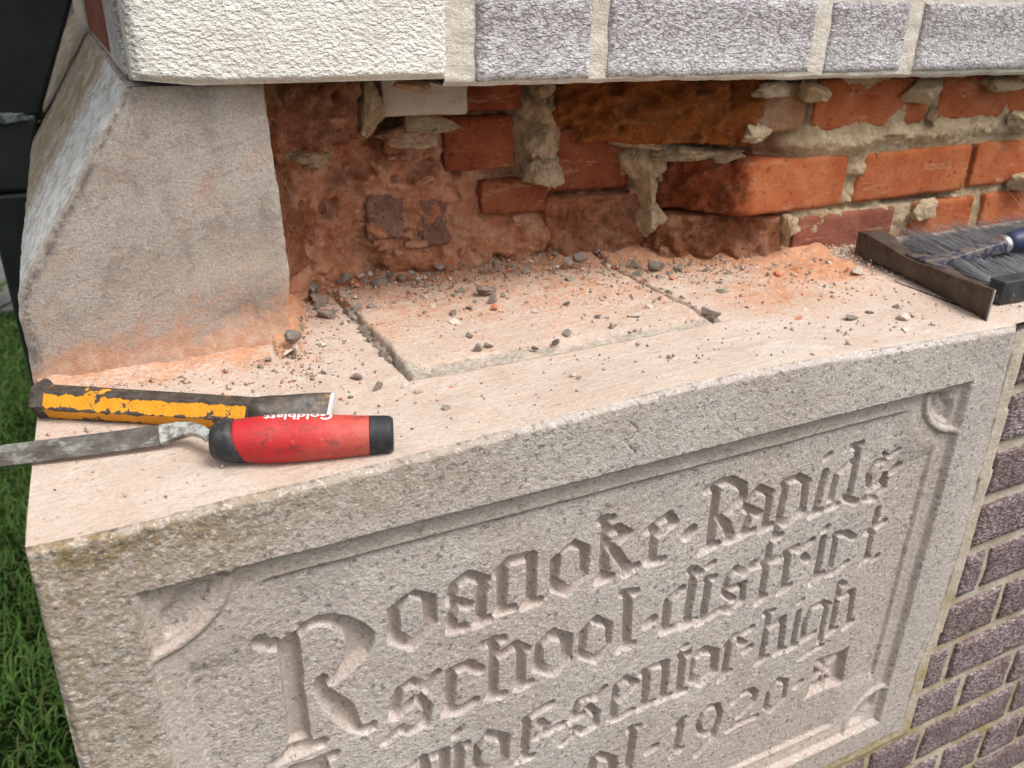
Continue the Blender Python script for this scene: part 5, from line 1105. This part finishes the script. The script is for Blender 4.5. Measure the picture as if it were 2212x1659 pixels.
for px, py, sz, mt, fl, lab in big2: chip(px, py, sz, mt, fl, lab, None if lab is None else 'larger rubble chips on the ledge')
# grey fill left in the two joints, and many small chips
for k in range(26):
    w = k / 25; j = k % 2
    a, b_ = ((745, 665), (870, 822)) if j else ((1375, 595), (1550, 690))
    chip(a[0] + (b_[0] - a[0]) * w * (.7 if j else 1) + rs.normal(0, 3), a[1] + (b_[1] - a[1]) * w * (.7 if j else 1) + rs.normal(0, 2), rs.uniform(.010, .017), 'chip_grey', .8, 'grey mortar crumb filling an open joint of the ledge', 'mortar left in the open joints', sunk=.9)
k = 0
while k < 150:
    px, py = rs.uniform(620, 1750), rs.uniform(570, 830)
    p_ = at(px, py, Z=0.0); dd = float(np.interp(p_[0], dust_x, wall_y)) - p_[1]
    if dd < .004 or p_[1] < .03 or rs.uniform() > math.exp(-dd / .06) + .015: continue
    chip(px, py, float(np.clip(rs.lognormal(-5.15, .38), .0035, .011)), ['chip_grey', 'chip_grey', 'chip_grey', 'chip_pale', 'chip_red'][int(rs.choice(5, p=[.3, .2, .15, .25, .1]))], rs.uniform(.4, .8)); k += 1
# crumbs and dust grains nobody could count
nc = 8500; Vc = []; Fc = []; b0, f0 = ICO[1]; cnt = 0
xs = rs.uniform(.005, 1.05, nc * 5); ys = rs.uniform(.02, .42, nc * 5)
V1, F1 = np.array([[1, 0, 0], [-.5, .87, 0], [-.5, -.87, 0], [0, 0, 1.1], [0, 0, -.6]]), np.array([[0, 1, 3], [1, 2, 3], [2, 0, 3], [1, 0, 4], [2, 1, 4], [0, 2, 4]])
VV, FFc = [], []
for x_, y_ in zip(xs, ys):
    dd = float(np.interp(x_, dust_x, wall_y)) - y_
    if dd < .0 or rs.uniform() > 1.2 * math.exp(-dd / .05) * (1.0 if x_ > .2 else .35) + .022: continue
    s = float(np.clip(rs.lognormal(-6.75, .45), .0005, .003)); a = rs.uniform(0, 6.28); R2 = np.array([[math.cos(a), -math.sin(a), 0], [math.sin(a), math.cos(a), 0], [0, 0, 1]])
    VV.append((V1 * rs.uniform(.6, 1.3, (5, 3))) @ R2.T * s + np.array([x_, y_, top_z(x_, y_) + s * .3])); FFc.append(F1 + 5 * cnt); cnt += 1
    if cnt >= nc: break
mk('crumbs', np.concatenate(VV), np.concatenate(FFc), M['crumbs'], kind='stuff', label='fine mortar and brick crumbs strewn over the ledge', cat='crumbs', smooth=False, origin=(0, 0, 0))

# ------------------------------------------------------------------ far left: cable and weed by the path
pts = [(-.62, 3.30, GZ + .02), (-.50, 3.42, GZ + .03), (-.42, 3.36, GZ + .03), (-.36, 3.10, GZ + .06), (-.33, 3.02, GZ + .16)]
rg_ = []
for i, p_ in enumerate(pts):
    a, b_ = np.array(pts[max(0, i - 1)]), np.array(pts[min(len(pts) - 1, i + 1)]); T_, S_, U_ = frame(a, b_); rg_.append([np.array(p_) + .012 * (math.cos(c_) * S_ + math.sin(c_) * U_) for c_ in np.linspace(0, 6.283, 9)[:-1]])
MB().loft(rg_).done('cable', M['cable'], label='red brown cable lying by the concrete path', cat='cable')
we = MB()
for i in range(26):
    a = rs.uniform(0, 6.28); L = rs.uniform(.05, .12); r_ = rs.uniform(.02, .07); c_ = np.array([-.385 + r_ * math.cos(a), 3.34 + r_ * math.sin(a), GZ + .03 + rs.uniform(0, .08)])
    d_ = np.array([math.cos(a), math.sin(a), .8]); s__ = np.array([-math.sin(a), math.cos(a), 0]) * .018
    we.add([c_, c_ + d_ * L * .4 + s__, c_ + d_ * L * .9 - np.array([0, 0, .02]), c_ + d_ * L * .4 - s__], [(0, 1, 2, 3)])
we.done('weed', M['weed'], label='small green weed growing against the concrete path', cat='weed', smooth=False)
